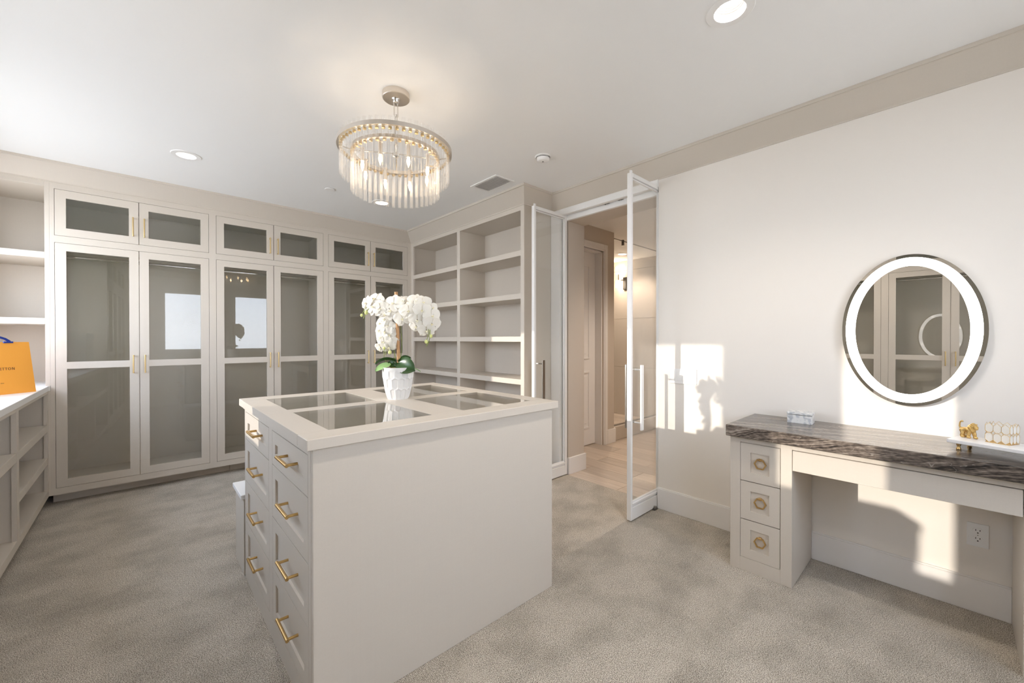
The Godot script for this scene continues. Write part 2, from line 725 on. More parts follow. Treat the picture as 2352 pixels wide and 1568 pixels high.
func window(called: String, along: String, w: Array, d: float, label: String) -> void:
	# w = u0, u1, y0, y1 of the hole; the glass lies at depth d
	var f := 0.04
	var o := Node3D.new()
	put(self, o, called)
	tag(o, label, "window", "", "structure")
	var fr := mb()
	var gl := mb()
	if along == "z":
		fr.xf = Transform3D(Basis(Vector3(0, 0, 1), Vector3(0, 1, 0), Vector3(-1, 0, 0)), Vector3(d, 0, 0))
	else:
		fr.xf = Transform3D(Basis(Vector3(1, 0, 0), Vector3(0, 1, 0), Vector3(0, 0, 1)), Vector3(0, 0, d))
	gl.xf = fr.xf
	fr.frame(w[0] - 0.01, w[2] - 0.01, w[1] + 0.01, w[3] + 0.01, f + 0.01, f + 0.01, f + 0.01, f + 0.01, -0.03, 0.03, 0.002)
	gl.face([Vector3(w[0] + f, w[2] + f, 0), Vector3(w[1] - f, w[2] + f, 0), Vector3(w[1] - f, w[3] - f, 0), Vector3(w[0] + f, w[3] - f, 0)], Vector3(0, 0, 1))
	part(fr, "window_frame", M.white, o)
	part(gl, "window_pane", M.glass, o)


# ------------------------------------------------------------------ hall beyond the French doors
func hall() -> void:
	# planks run along z
	var fl := struct(mb().b(2.84, -0.12, -4.8, 5.9, -0.006, 0.4), "floor_hall", M.tiledark, "pale wood plank floor of the hall beyond the French doors", "floor")
	var rng := RandomNumberGenerator.new()
	rng.seed = 8
	var x := 2.842
	var row := 0
	var shapes := {}
	while x < 5.76:
		var z := -4.7 + fmod(row * 0.437, 0.95)
		z -= 0.95
		while z < 0.2:
			var a := maxf(z, -4.7)
			var c := minf(z + 0.95, 0.2)
			if c - a > 0.05:
				var ln: float = snappedf(c - a - 0.003, 0.001)
				if not shapes.has(ln):
					shapes[ln] = mb().b(-0.0915, -0.008, -ln * 0.5, 0.0915, 0.0, ln * 0.5, 0.0012).mesh()
				part(shapes[ln], "plank", M.plank[rng.randi() % 4], fl, at(x + 0.0925, 0, (a + c) * 0.5))
			z += 0.95
		x += 0.186
		row += 1
	struct(slab_with_holes(mb(), 3.05, 5.95, -4.8, 0.4, 2.50, 2.64, [[5.3, -3.35, 0.06], [3.9, -1.5, 0.06]]), "ceiling_hall", M.ceil, "flat ceiling of the hall beyond the French doors", "ceiling")
	# side wall with a panelled door, and outer walls
	struct(wall_with_holes(mb(), "x", 3.09, 4.17, 0.0, 2.50, -2.90, -2.75, [[3.19, 3.95, 0.0, 2.245]]), "wall_hall", M.taupe, "taupe hall wall around the white panelled door", "wall")
	struct(mb().b(3.09, 0, -4.75, 3.14, 2.5, -2.90).b(3.09, 0, -4.8, 5.9, 2.5, -4.7).b(3.09, 0, 0.2, 5.9, 2.5, 0.3), "wall_hall_ends", M.taupe, "taupe end walls of the hall", "wall")
	struct(mb().b(3.14, 0, -4.0, 4.17, 2.5, -3.9), "wall_closet", M.taupe, "wall of the closet behind the panelled door", "wall")
	# tiled far wall, big tiles laid as pieces
	var tw := struct(mb().b(5.80, 0, -4.8, 5.95, 2.5, 0.4), "wall_tiled", M.tiledark, "beige tiled far wall of the hall", "wall")
	var tile := mb().b(0, 0.002, 0.002, 0.012, 0.778, 0.598, 0.001).mesh()
	var tile_low := mb().b(0, 0.002, 0.002, 0.012, 0.778, 0.598, 0.001).mesh()
	for j in 3:
		for i in 8:
			var h := tile if j > 0 else tile_low
			part(h, "tile", M.tile, tw, at(5.788, j * 0.78, -4.7 + i * 0.6))
	var top := mb().b(0, 0.002, 0.002, 0.012, 0.158, 0.598, 0.001).mesh()
	for i in 8:
		part(top, "tile", M.tile, tw, at(5.788, 2.34, -4.7 + i * 0.6))
	# panelled door with its casing
	var d := Node3D.new()
	put(self, d, "door_3")
	tag(d, "white panelled hall door with wide white casing", "door", "", "structure")
	var cs := mb()
	cs.b(3.95, 0, -2.765, 4.022, 2.323, -2.735, 0.003)
	cs.b(3.118, 0, -2.765, 3.19, 2.323, -2.735, 0.003)
	cs.b(3.19, 2.245, -2.765, 3.95, 2.323, -2.735, 0.003)
	cs.b(3.96, 0, -2.736, 3.985, 2.2615, -2.728, 0.002)
	cs.b(3.19, 2.262, -2.736, 3.985, 2.285, -2.728, 0.002)
	part(cs, "door_casing", M.trim, d)
	part(mb().b(3.935, 0, -2.90, 3.951, 2.246, -2.765, 0.001).b(3.19, 2.232, -2.90, 3.95, 2.246, -2.765, 0.001), "door_jamb", M.trim, d)
	var lf := mb()
	lf.b(3.195, 0.012, -2.88, 3.932, 2.23, -2.852)
	for py in [[0.20, 0.86], [1.0, 2.08]]:
		lf.frame(3.195 + 0.11, py[0], 3.932 - 0.11, py[1], 0.022, 0.022, 0.022, 0.022, -2.856, -2.842, 0.004)
		lf.b(3.195 + 0.17, py[0] + 0.06, -2.856, 3.932 - 0.17, py[1] - 0.06, -2.846, 0.004)
	part(lf, "door_leaf", M.trim, d)
	struct(mb().b(4.022, 0, -2.75, 4.186, 0.165, -2.732, 0.002).b(4.17, 0, -2.90, 4.186, 0.165, -2.732, 0.002), "baseboard_hall", M.trim, "white baseboard beside the panelled hall door", "baseboard")
	struct(mb().b(2.853, 0, -2.384, 3.106, 0.15, -2.352, 0.002).b(3.09, 0, -2.75, 3.106, 0.15, -2.37, 0.002), "baseboard_jamb", M.trim, "white baseboard wrapping the left jamb of the French doors", "baseboard")
	struct(mb().b(2.8585, 0.0, -2.45, 3.091, 2.299, -2.368).b(3.0895, 0, -2.75, 3.096, 2.5, -2.372).b(2.8625, 2.301, -2.44, 3.095, 2.5, -1.40).b(2.8585, 0, -1.462, 3.094, 2.30, -1.42), "wall_jamb", M.taupe, "taupe lining of the deep French door opening", "wall")
	# shower screen on a kerb
	struct(mb().b(4.19, 0, -2.86, 5.788, 0.165, -2.765, 0.004), "trim_kerb", M.tile, "low tiled shower kerb in the hall", "kerb")
	var sc := thing("shower_screen", "clear glass shower screen on the low kerb with a slim top rail", "glass screen", Vector3(4.19, 0.165, -2.81))
	part(mb().b(0.01, 0.012, -0.004, 1.585, 2.15, 0.004, 0.001), "glass_pane", M.glass, sc)
	part(mb().b(0.0, 0.0, -0.012, 1.59, 0.014, 0.012, 0.002), "bottom_channel", M.nickel, sc)
	part(mb().tube([Vector3(0, 2.27, 0.05), Vector3(1.59, 2.27, 0.05)], 0.007, 8), "top_rail", M.nickel, sc)
	part(mb().b(0.175, 2.215, 0.036, 0.20, 2.285, 0.062, 0.003), "rail_clamp", M.steel, sc)
	var ws := thing("wall_sconce", "dark wall sconce with two glowing glass shades on the tiled hall wall", "wall light", Vector3(5.786, 2.03, -3.68))
	part(mb().b(-0.03, 0.0, 0.05, 0.0, 0.20, 0.11, 0.004), "back_plate", M.steel, ws)
	part(mb().tube([Vector3(-0.02, 0.15, 0.08), Vector3(-0.07, 0.15, 0.06), Vector3(-0.08, 0.15, 0.0)], 0.008, 8).tube([Vector3(-0.08, 0.06, 0.0), Vector3(-0.08, 0.33, 0.0)], 0.008, 8), "arm", M.steel, ws)
	for y in [0.02, 0.25]:
		part(mb().lathe([Vector2(0.0, y), Vector2(0.04, y), Vector2(0.05, y + 0.015), Vector2(0.05, y + 0.115), Vector2(0.04, y + 0.13), Vector2(0.0, y + 0.13)], 20), "glass_shade", M.shade, ws, at(-0.08, 0, 0))
		var om := OmniLight3D.new()
		om.name = "shade_light_%d" % int(y * 100)
		om.light_color = Color(1, 0.9, 0.78)
		om.light_energy = 0.13
		om.light_size = 0.03
		om.omni_range = 8
		om.omni_attenuation = 2
		om.shadow_enabled = true
		om.position = Vector3(-0.08, y + 0.065, 0)
		ws.add_child(om)
	for l in [[5.3, -3.35, "round recessed light in the hall ceiling near the tiled wall"], [3.9, -1.5, "round recessed light in the hall ceiling beside the French doors"]]:
		downlight(l[0], l[1], 2.50, l[2], 2.6, Color(1, 0.93, 0.86))


# ------------------------------------------------------------------ joinery
func bar_pull(o: Node, length: float, stand: float, r: float, mm: Material, vertical: bool, c: Vector3) -> void:
	# a straight bar on two posts; local z points out of the door
	var h := length * 0.5
	var d := Vector3(0, 1, 0) if vertical else Vector3(1, 0, 0)
	var m := mb()
	m.tube([c + d * -h + Vector3(0, 0, stand), c + d * h + Vector3(0, 0, stand)], r, 10)
	for s in [-1.0, 1.0]:
		var p: Vector3 = c + d * s * (h - r * 1.4)
		m.tube([p, p + Vector3(0, 0, stand)], r * 0.85, 8)
	part(m, "handle", mm, o)


func glass_door(unit: Node, called: String, x0: float, x1: float, y0: float, y1: float, stile: float, rail: float, mid: bool, handle_x: float, hy0: float, hy1: float, tilt := 0.0) -> void:
	var g := 0.0022
	x0 += g
	x1 -= g
	y0 += g
	y1 -= g
	var f := mb()
	f.frame(x0, y0, x1, y1, stile - g, stile - g, rail - g, rail - g, -0.021, 0.0)
	if mid:
		f.b(x0 + stile - g, 1.009, -0.021, x1 - stile + g, 1.061, 0.0)
	var d := part(f, called, M.cab, unit)
	var pane := mb()
	var c := Vector3((x0 + x1) * 0.5, (y0 + y1) * 0.5, -0.0135)
	var hw := (x1 - x0) * 0.5 - stile + 0.008
	var hh := (y1 - y0) * 0.5 - rail + 0.008
	pane.b(-hw, -hh, -0.0025, hw, hh, 0.0025)
	part(pane, "glass_pane", M.tint, d, Transform3D(Basis(Vector3.UP, tilt), c))
	bar_pull(d, hy1 - hy0, 0.03, 0.0052, M.brass_pale, true, Vector3(handle_x, (hy0 + hy1) * 0.5, 0.0))


func wardrobe(label: String, place: Vector3, turn: float, w: float, xs: Array, tilt := 0.0, depth := 0.55) -> Node3D:
	# local: x along the face, z out; xs = door edges (three)
	var u := thing("glass_wardrobe", label, "wardrobe", place, turn, "")
	var yb := 0.0779
	part(mb().b(0.002, yb, -depth, 0.018, CR, -0.024), "side_panel", M.cab, u)
	part(mb().b(w - 0.018, yb, -depth, w - 0.002, CR, -0.024), "side_panel", M.cab, u)
	part(mb().b(0.018, yb, -depth, w - 0.018, CR, -depth + 0.012), "back_panel", M.cab, u)
	part(mb().b(0.018, yb, -depth + 0.012, w - 0.018, 0.128, -0.024), "bottom_panel", M.cab, u)
	part(mb().b(0.018, 1.955, -depth + 0.012, w - 0.018, 1.99, -0.024), "shelf_panel", M.cab, u)
	part(mb().b(0.018, 2.345, -depth + 0.012, w - 0.018, 2.375, -0.024), "top_panel", M.cab, u)
	var f := mb()
	f.b(0.0, yb, -0.022, xs[0], CR, 0.0)
	f.b(xs[2], yb, -0.022, w, CR, 0.0)
	f.b(xs[0], yb, -0.022, xs[2], 0.1275, 0.0)
	f.b(xs[0], 1.947, -0.022, xs[2], 1.998, 0.0)
	f.b(xs[0], 2.3415, -0.022, xs[2], CR, 0.0)
	part(f, "face_frame", M.cab, u)
	part(mb().tube([Vector3(0.019, 1.885, -0.27), Vector3(w - 0.019, 1.885, -0.27)], 0.015, 12), "hanging_rod", M.chrome, u)
	glass_door(u, "door", xs[0], xs[1], 0.1275, 1.947, 0.059, 0.0585, true, xs[1] - 0.036, 0.958, 1.104, tilt)
	glass_door(u, "door", xs[1], xs[2], 0.1275, 1.947, 0.059, 0.0585, true, xs[1] + 0.034, 0.958, 1.104)
	glass_door(u, "upper_door", xs[0], xs[1], 1.998, 2.3415, 0.059, 0.0605, false, xs[1] - 0.034, 2.057, 2.209)
	glass_door(u, "upper_door", xs[1], xs[2], 1.998, 2.3415, 0.059, 0.0605, false, xs[1] + 0.033, 2.057, 2.209)
	return u


func wardrobes() -> void:
	var first := wardrobe("leftmost tall greige wardrobe with glass doors, beside the open shelf niche", Vector3(-0.498, 0, ZB), 0, 0.966, [0.0232, 0.4822, 0.9405], -0.03)
	part(mb().b(-0.0128, 0.0779, -0.03, -0.0002, 0.851, -0.0004), "filler_stile", M.cab, first)
	wardrobe("middle tall greige wardrobe with glass doors, behind the left half of the island", Vector3(0.468, 0, ZB), 0, 0.966, [0.0255, 0.4818, 0.9406])
	wardrobe("rightmost tall greige wardrobe with glass doors, behind the orchid next to the bookcase", Vector3(1.434, 0, ZB), 0, 0.994, [0.025, 0.4859, 0.9452])
	# tall wardrobes on the left wall, seen only in the oval mirror
	wardrobe("tall glass wardrobe on the left wall mirrored in the oval mirror", Vector3(XL, 0, 0.463), PI / 2, 0.976, [0.028, 0.4885, 0.95], 0.0, 0.40)
	wardrobe("tall glass wardrobe on the left wall by the window", Vector3(XL, 0, -0.513), PI / 2, 1.020, [0.033, 0.493, 0.953], 0.0, 0.40)
	struct(mb().b(XW, 0, 0.463, XL, CEIL, ZF), "wall_filler", M.cab, "plain panel closing the tall left wardrobes", "wall")
	struct(mb().b(XW, 0, -1.543, XL, CEIL, -1.5335, 0.001), "trim_end_panel", M.cab, "tall end panel of the left wardrobes facing the window", "panel")
	struct(mb().b(XW, 0, -1.533, XL - 0.02, 0.0775, 0.463).b(XW, CR, -1.533, XL - 0.01, CEIL, 0.463), "trim_plinth", M.cab, "plinth and head of the tall left wardrobes", "panel")


func niche_and_cubbies() -> void:
	var nx := thing("open_shelf_niche", "open greige shelf niche at the far left over the counter with the orange bag", "shelving", Vector3(XW, 0.888, -5.04))
	var w := -0.4985 - XW
	part(mb().b(0.002, 0, 0.0, w, 1.46, 0.012), "back_panel", M.cab, nx)
	part(mb().b(w - 0.024, 0, 0.0, w, 1.502, 0.562), "side_panel", M.cab, nx)
	part(mb().b(0.0, 1.459, 0.0, w - 0.024, 1.502, 0.562, 0.001), "top_panel", M.cab, nx)
	for y in [1.823, 1.341]:
		part(mb().b(0.002, y - 0.888, 0.012, w - 0.024, y - 0.888 + 0.045, 0.561, 0.0012), "shelf", M.cab, nx)
	# three low cubby units under one long counter
	var zs := [-4.478, -3.493, -2.515, -1.545]
	var labels := ["low greige cubby unit with two shelves, below the orange bag", "low greige cubby unit with one shelf, at the left edge of the photo", "low greige cubby unit with one shelf, beside the tall left wardrobes"]
	for i in 3:
		var a: float = zs[i]
		var c: float = zs[i + 1]
		var u := thing("cubby_unit", labels[i], "cubby", Vector3(XL, 0.0, c), PI / 2)
		var L := c - a
		# local x runs towards the back wall (-z)
		var f0 := 0.027
		var f1 := 0.030
		var yb := 0.0779
		var dpt := 0.395
		part(mb().b(0, yb, -dpt, 0.016, 0.852, -0.02), "side_panel", M.cab, u)
		part(mb().b(L - 0.016, yb, -dpt, L, 0.852, -0.02), "side_panel", M.cab, u)
		part(mb().b(0.016, yb, -dpt, L - 0.016, 0.852, -dpt + 0.012), "back_panel", M.cab, u)
		part(mb().b(0.016, yb, -dpt + 0.012, L - 0.016, 0.124, -0.02), "bottom_panel", M.cab, u)
		var f := mb()
		f.frame(0, yb, L, 0.852, f0, f1, 0.047, 0.019, -0.02, 0.0)
		part(f, "face_frame", M.cab, u)
		var ys := [[0.556, 0.606], [0.317, 0.367]] if i == 0 else [[0.556, 0.606]]
		for y in ys:
			part(mb().b(f0, y[0], -dpt + 0.012, L - f1, y[1], -0.001, 0.001), "shelf", M.cab, u)
		if i > 0:
			part(mb().b(L * 0.5 - 0.001, 0.606, -dpt + 0.012, L * 0.5 + 0.001, 0.83, -dpt + 0.014), "back_joint", M.taupe, u)
	var ct := mb()
	ct.b(XW + 0.001, 0.852, -4.478, XL + 0.004, 0.888, -1.545, 0.0015)
	ct.b(XW + 0.001, 0.852, -5.04, -0.4995, 0.888, -4.479, 0.001)
	var o := part(ct, "cubby_worktop", M.white, self)
	tag(o, "long pale worktop over the low cubbies carrying the orange bag", "worktop")


func bookcase() -> void:
	# local: x runs to the back wall, z out of the face (towards -x)
	var u := thing("bookcase", "open greige bookcase with two columns of shelves beside the French doors", "bookcase", Vector3(XB, 0, ZE), -PI / 2)
	# local x -> world +z reversed: rotation -90 maps local x to +z; so use negative x
	var L := ZE - ZB       # 1.978
	var X := func(z: float) -> float: return z - ZE      # world z -> local x (negative)
	var dpt := XR - XB - 0.004
	var yb := 0.0779
	part(mb().b(-0.02, yb, -dpt, 0.0, CR, -0.02, 0.001), "end_panel", M.cab, u)
	part(mb().b(-L + 0.001, yb, -dpt, -L + 0.018, CR, -0.02), "side_panel", M.cab, u)
	part(mb().b(-L + 0.018, yb, -dpt, -0.02, CR, -dpt + 0.012), "back_panel", M.cab, u)
	part(mb().b(-L + 0.018, 2.347, -dpt + 0.012, -0.02, 2.38, -0.02), "top_panel", M.cab, u)
	part(mb().b(-L + 0.018, yb, -dpt + 0.012, -0.02, 0.13, -0.02), "bottom_panel", M.cab, u)
	part(mb().b(X.call(-3.506), 0.13, -dpt + 0.012, X.call(-3.454), 2.347, 0.0, 0.001), "divider", M.cab, u)
	var f := mb()
	f.b(-L, yb, -0.02, X.call(-4.424), CR, 0)
	f.b(X.call(-2.5437), yb, -0.02, 0, CR, 0)
	f.b(X.call(-4.424), 2.347, -0.02, X.call(-2.5437), CR, 0)
	f.b(X.call(-4.424), yb, -0.02, X.call(-2.5437), 0.13, 0)
	part(f, "face_frame", M.cab, u)
	for y in [2.002, 1.629, 1.253, 0.8785, 0.505]:
		part(mb().b(X.call(-4.424) - 0.03, y - 0.047, -dpt + 0.012, X.call(-3.506), y, -0.0005, 0.001), "shelf", M.cab, u)
		part(mb().b(X.call(-3.454), y - 0.047, -dpt + 0.012, X.call(-2.5437) + 0.02, y, -0.0005, 0.001), "shelf", M.cab, u)


# shaker drawer in the local xy plane, front at z = 0
func drawer(unit: Node, x0: float, x1: float, y0: float, y1: float, rail: float) -> MeshInstance3D:
	var g := 0.002
	var m := mb()
	m.frame(x0 + g, y0 + g, x1 - g, y1 - g, rail, rail, rail, rail, -0.02, 0.0)
	m.b(x0 + rail * 0.9, y0 + rail * 0.9, -0.02, x1 - rail * 0.9, y1 - rail * 0.9, -0.008)
	return part(m, "drawer", M.cab, unit)


func island() -> void:
	var x0 := 0.3898
	var x1 := 1.5025
	var z0 := -2.472
	var z1 := -1.3478
	# drawers face -x: local x -> +z, z out -> -x
	var u := thing("island", "greige dressing island with two columns of brass handled drawers", "island", Vector3(x0, 0, z1), -PI / 2)
	var X := func(z: float) -> float: return z - z1
	var W := x1 - x0
	var Lz := z1 - z0
	part(mb().b(-0.018, 0.0, -W, 0.0, 0.8875, -0.0005, 0.0015), "end_panel", M.cab, u)
	part(mb().b(-Lz, 0.0, -W, -Lz + 0.018, 0.8875, -0.0005, 0.0015), "end_panel", M.cab, u)
	part(mb().b(-Lz + 0.018, 0.0, -W, -0.018, 0.8875, -W + 0.018, 0.001), "back_panel", M.cab, u)
	# carcass: shallow top trays under the glass, floor of the trays at 0.83
	part(mb().b(-Lz + 0.018, 0.805, -W + 0.018, -0.018, 0.825, -0.022), "tray_floor", M.cab, u)
	var f := mb()
	var cols := [[-2.447, -1.936], [-1.877, -1.393]]
	f.b(-Lz, 0.0, -0.022, X.call(-2.447), 0.8875, 0)
	f.b(X.call(-1.936), 0.0, -0.022, X.call(-1.877), 0.8875, 0)
	f.b(X.call(-1.393), 0.0, -0.022, -0.018, 0.8875, 0)
	var edges := [0.085, 0.298, 0.508, 0.722, 0.860]
	for c in cols:
		f.b(X.call(c[0]), 0.0, -0.022, X.call(c[1]), 0.083, 0)
		f.b(X.call(c[0]), 0.861, -0.022, X.call(c[1]), 0.8875, 0)
		for e in [0.298, 0.508, 0.722]:
			f.b(X.call(c[0]), e - 0.002, -0.022, X.call(c[1]), e + 0.002, -0.006)
	part(f, "face_frame", M.cab, u)
	for c in cols:
		for i in 4:
			var a: float = X.call(c[0])
			var b2: float = X.call(c[1])
			var d := drawer(u, a, b2, edges[i], edges[i + 1], 0.048)
			bar_pull(d, 0.145, 0.036, 0.0062, M.brass, false, Vector3((a + b2) * 0.5 + 0.028, (edges[i] + edges[i + 1]) * 0.5 + 0.006, -0.008))
	# counter with four inset panes
	var xs := [0.465, 0.868, 1.022, 1.432]
	var zs := [-2.376, -1.957, -1.870, -1.430]
	var top := mb()
	var hx := [[xs[0], xs[1]], [xs[2], xs[3]]]
	var hz := [[zs[0], zs[1]], [zs[2], zs[3]]]
	var X0 := 0.368
	var X1 := 1.5246
	var Z0 := -2.494
	var Z1 := -1.3257
	top.b(X0, 0.888, Z0, X1, 0.923, zs[0], 0.002)
	top.b(X0, 0.888, zs[3], X1, 0.923, Z1, 0.002)
	top.b(X0, 0.888, zs[1], X1, 0.923, zs[2], 0.0005)
	for zz in hz:
		top.b(X0, 0.888, zz[0], xs[0], 0.923, zz[1], 0.0005)
		top.b(xs[1], 0.888, zz[0], xs[2], 0.923, zz[1], 0.0005)
		top.b(xs[3], 0.888, zz[0], X1, 0.923, zz[1], 0.0005)
	var t := part(top, "island_worktop", M.cab, self)
	tag(t, "greige island worktop with four inset glass panes, under the white orchid pot", "worktop")
	for xx in hx:
		for zz in hz:
			var p := mb()
			p.b(xx[0] + 0.0005, 0.9172, zz[0] + 0.0005, xx[1] - 0.0005, 0.9224, zz[1] - 0.0005)
			part(p, "glass_pane", M.tint, t)
	# walls of the shallow trays under the panes, in the island's own axes
	for xx in hx:
		for zz in hz:
			var s := mb()
			var a: float = X.call(zz[0])
			var b2: float = X.call(zz[1])
			var c: float = -(xx[0] - x0)
			var d: float = -(xx[1] - x0)
			s.b(a - 0.012, 0.825, d - 0.012, a, 0.8875, c + 0.012)
			s.b(b2, 0.825, d - 0.012, b2 + 0.012, 0.8875, c + 0.012)
			s.b(a, 0.825, d - 0.012, b2, 0.8875, d)
			s.b(a, 0.825, c, b2, 0.8875, c + 0.012)
			part(s, "tray_wall", M.cab, u)
	# low bench against the far end of the island
	var b := thing("bench", "low white step bench against the far end of the island", "bench", Vector3(0.375, 0, -2.495))
	part(mb().b(0.012, 0, -0.245, 1.06, 0.395, 0.0, 0.002), "body", M.cab, b)
	part(mb().b(0.0, 0.395, -0.262, 1.075, 0.418, 0.0, 0.002), "seat_board", M.white, b)


func french_doors() -> void:
	# casing: white head and left reveal
	var h := mb()
	h.b(2.766, 2.335, -2.392, 2.80, 2.389, -1.455, 0.002)
	h.b(2.80, 2.347, -2.44, 2.835, 2.389, -1.455, 0.001)
	h.b(2.835, 2.30, -2.398, 2.862, 2.389, -1.455, 0.002)
	h.b(2.766, 0.0, -2.497, 2.800, 2.389, -2.392, 0.002)
	h.b(2.80, 0.0, -2.44, 2.858, 2.345, -2.400, 0.002)
	h.b(2.80, 0.0, -1.456, 2.858, 2.389, -1.446, 0.002)
	var o := part(h, "door_frame_1", M.white, self)
	tag(o, "white head and jambs framing the French door opening", "door frame", "", "structure")
	for z in [-1.93, -1.80]:
		part(mb().b(2.806, 2.338, z - 0.022, 2.83, 2.346, z + 0.022, 0.002).b(2.81, 2.332, z - 0.012, 2.818, 2.340, z - 0.004).b(2.81, 2.332, z + 0.006, 2.818, 2.340, z + 0.014), "strike_plate", M.nickel, o)
	# leaves stand open at a right angle into the room
	leaf("door_1", "white framed left glass French door leaf standing open by the bookcase", -2.380, 1.0)
	leaf("door_2", "white framed right glass French door leaf standing open towards the vanity", -1.475, -1.0)
	# pivot foot on the carpet
	var p := thing("door_stop", "small dark metal pivot foot on the carpet below the right glass door", "door stop", Vector3(2.718, 0, -1.452))
	part(mb().b(-0.014, 0.0, -0.012, 0.024, 0.016, 0.012, 0.003), "foot", M.steel, p)
	part(mb().tube([Vector3(0.006, 0.012, 0.0), Vector3(0.006, 0.026, 0.0)], 0.010, 12), "pin", M.nickel, p)


func leaf(called: String, label: String, z: float, face_sign: float) -> void:
	# local: x from the free edge to the hinge, y up, z across; leaf 0.43 x 2.345
	var o := Node3D.new()
	put(self, o, called)
	o.position = Vector3(2.414, 0.0, z)
	tag(o, label, "door", "", "structure")
	var w := 0.425
	var y1 := 2.345
	var t := 0.016
	var f := mb()
	f.b(0, 0.008, -t, 0.022, y1, t, 0.002)
	f.b(w - 0.03, 0.008, -t, w, y1, t, 0.002)
	f.b(0.022, y1 - 0.028, -t, w - 0.03, y1, t, 0.002)
	f.b(0.022, 0.008, -t, w - 0.03, 0.092, t, 0.002)
	f.b(0.022, 0.092, -t + 0.005, w - 0.03, 0.108, t - 0.005, 0.002)
	f.b(0.022, 0.108, -t - 0.002, w - 0.03, 0.121, t + 0.002, 0.002)
	f.b(0.022, 0.121, -0.008, w - 0.03, 0.130, 0.008, 0.001)
	f.b(0.022, y1 - 0.040, -0.008, w - 0.03, y1 - 0.032, 0.008, 0.001)
	f.b(w - 0.038, 0.13, -0.008, w - 0.03, y1 - 0.040, 0.008, 0.001)
	part(f, "frame", M.white, o)
	part(mb().b(0.018, 0.126, -0.003, w - 0.034, y1 - 0.036, 0.003), "glass_pane", M.glass, o)
	# flat bar pulls on both faces
	for s in [-1.0, 1.0]:
		var m := mb()
		m.b(0.052, 0.615, s * 0.058 - 0.006, 0.082, 1.055, s * 0.058 + 0.006, 0.002)
		for y in [0.662, 1.022]:
			m.tube([Vector3(0.067, y, s * 0.003), Vector3(0.067, y, s * 0.055)], 0.0055, 8)
		part(m, "handle", M.nickel if s * face_sign > 0 else M.white, o)
	part(mb().b(0.012, y1, -0.006, 0.032, y1 + 0.022, 0.006, 0.002), "top_pin", M.white, o)


func hex_pull(d: Node, c: Vector3) -> void:
	# flat hexagon ring hanging from a small block
	var outer: Array = []
	var inner: Array = []
	for i in 6:
		var a := TAU * i / 6.0
		outer.append(Vector2(cos(a), sin(a)) * 0.0295)
		inner.append(Vector2(cos(a), sin(a)) * 0.0228)
	var m := mb()
	m.xf = at(c.x, c.y, c.z)
	m.ring_plate(outer, inner, 0.006, 0.013)
	part(m, "ring_pull", M.brass, d)
	part(mb().b(c.x - 0.008, c.y + 0.018, c.z, c.x + 0.008, c.y + 0.029, c.z + 0.017, 0.002), "pull_block", M.brass, d)


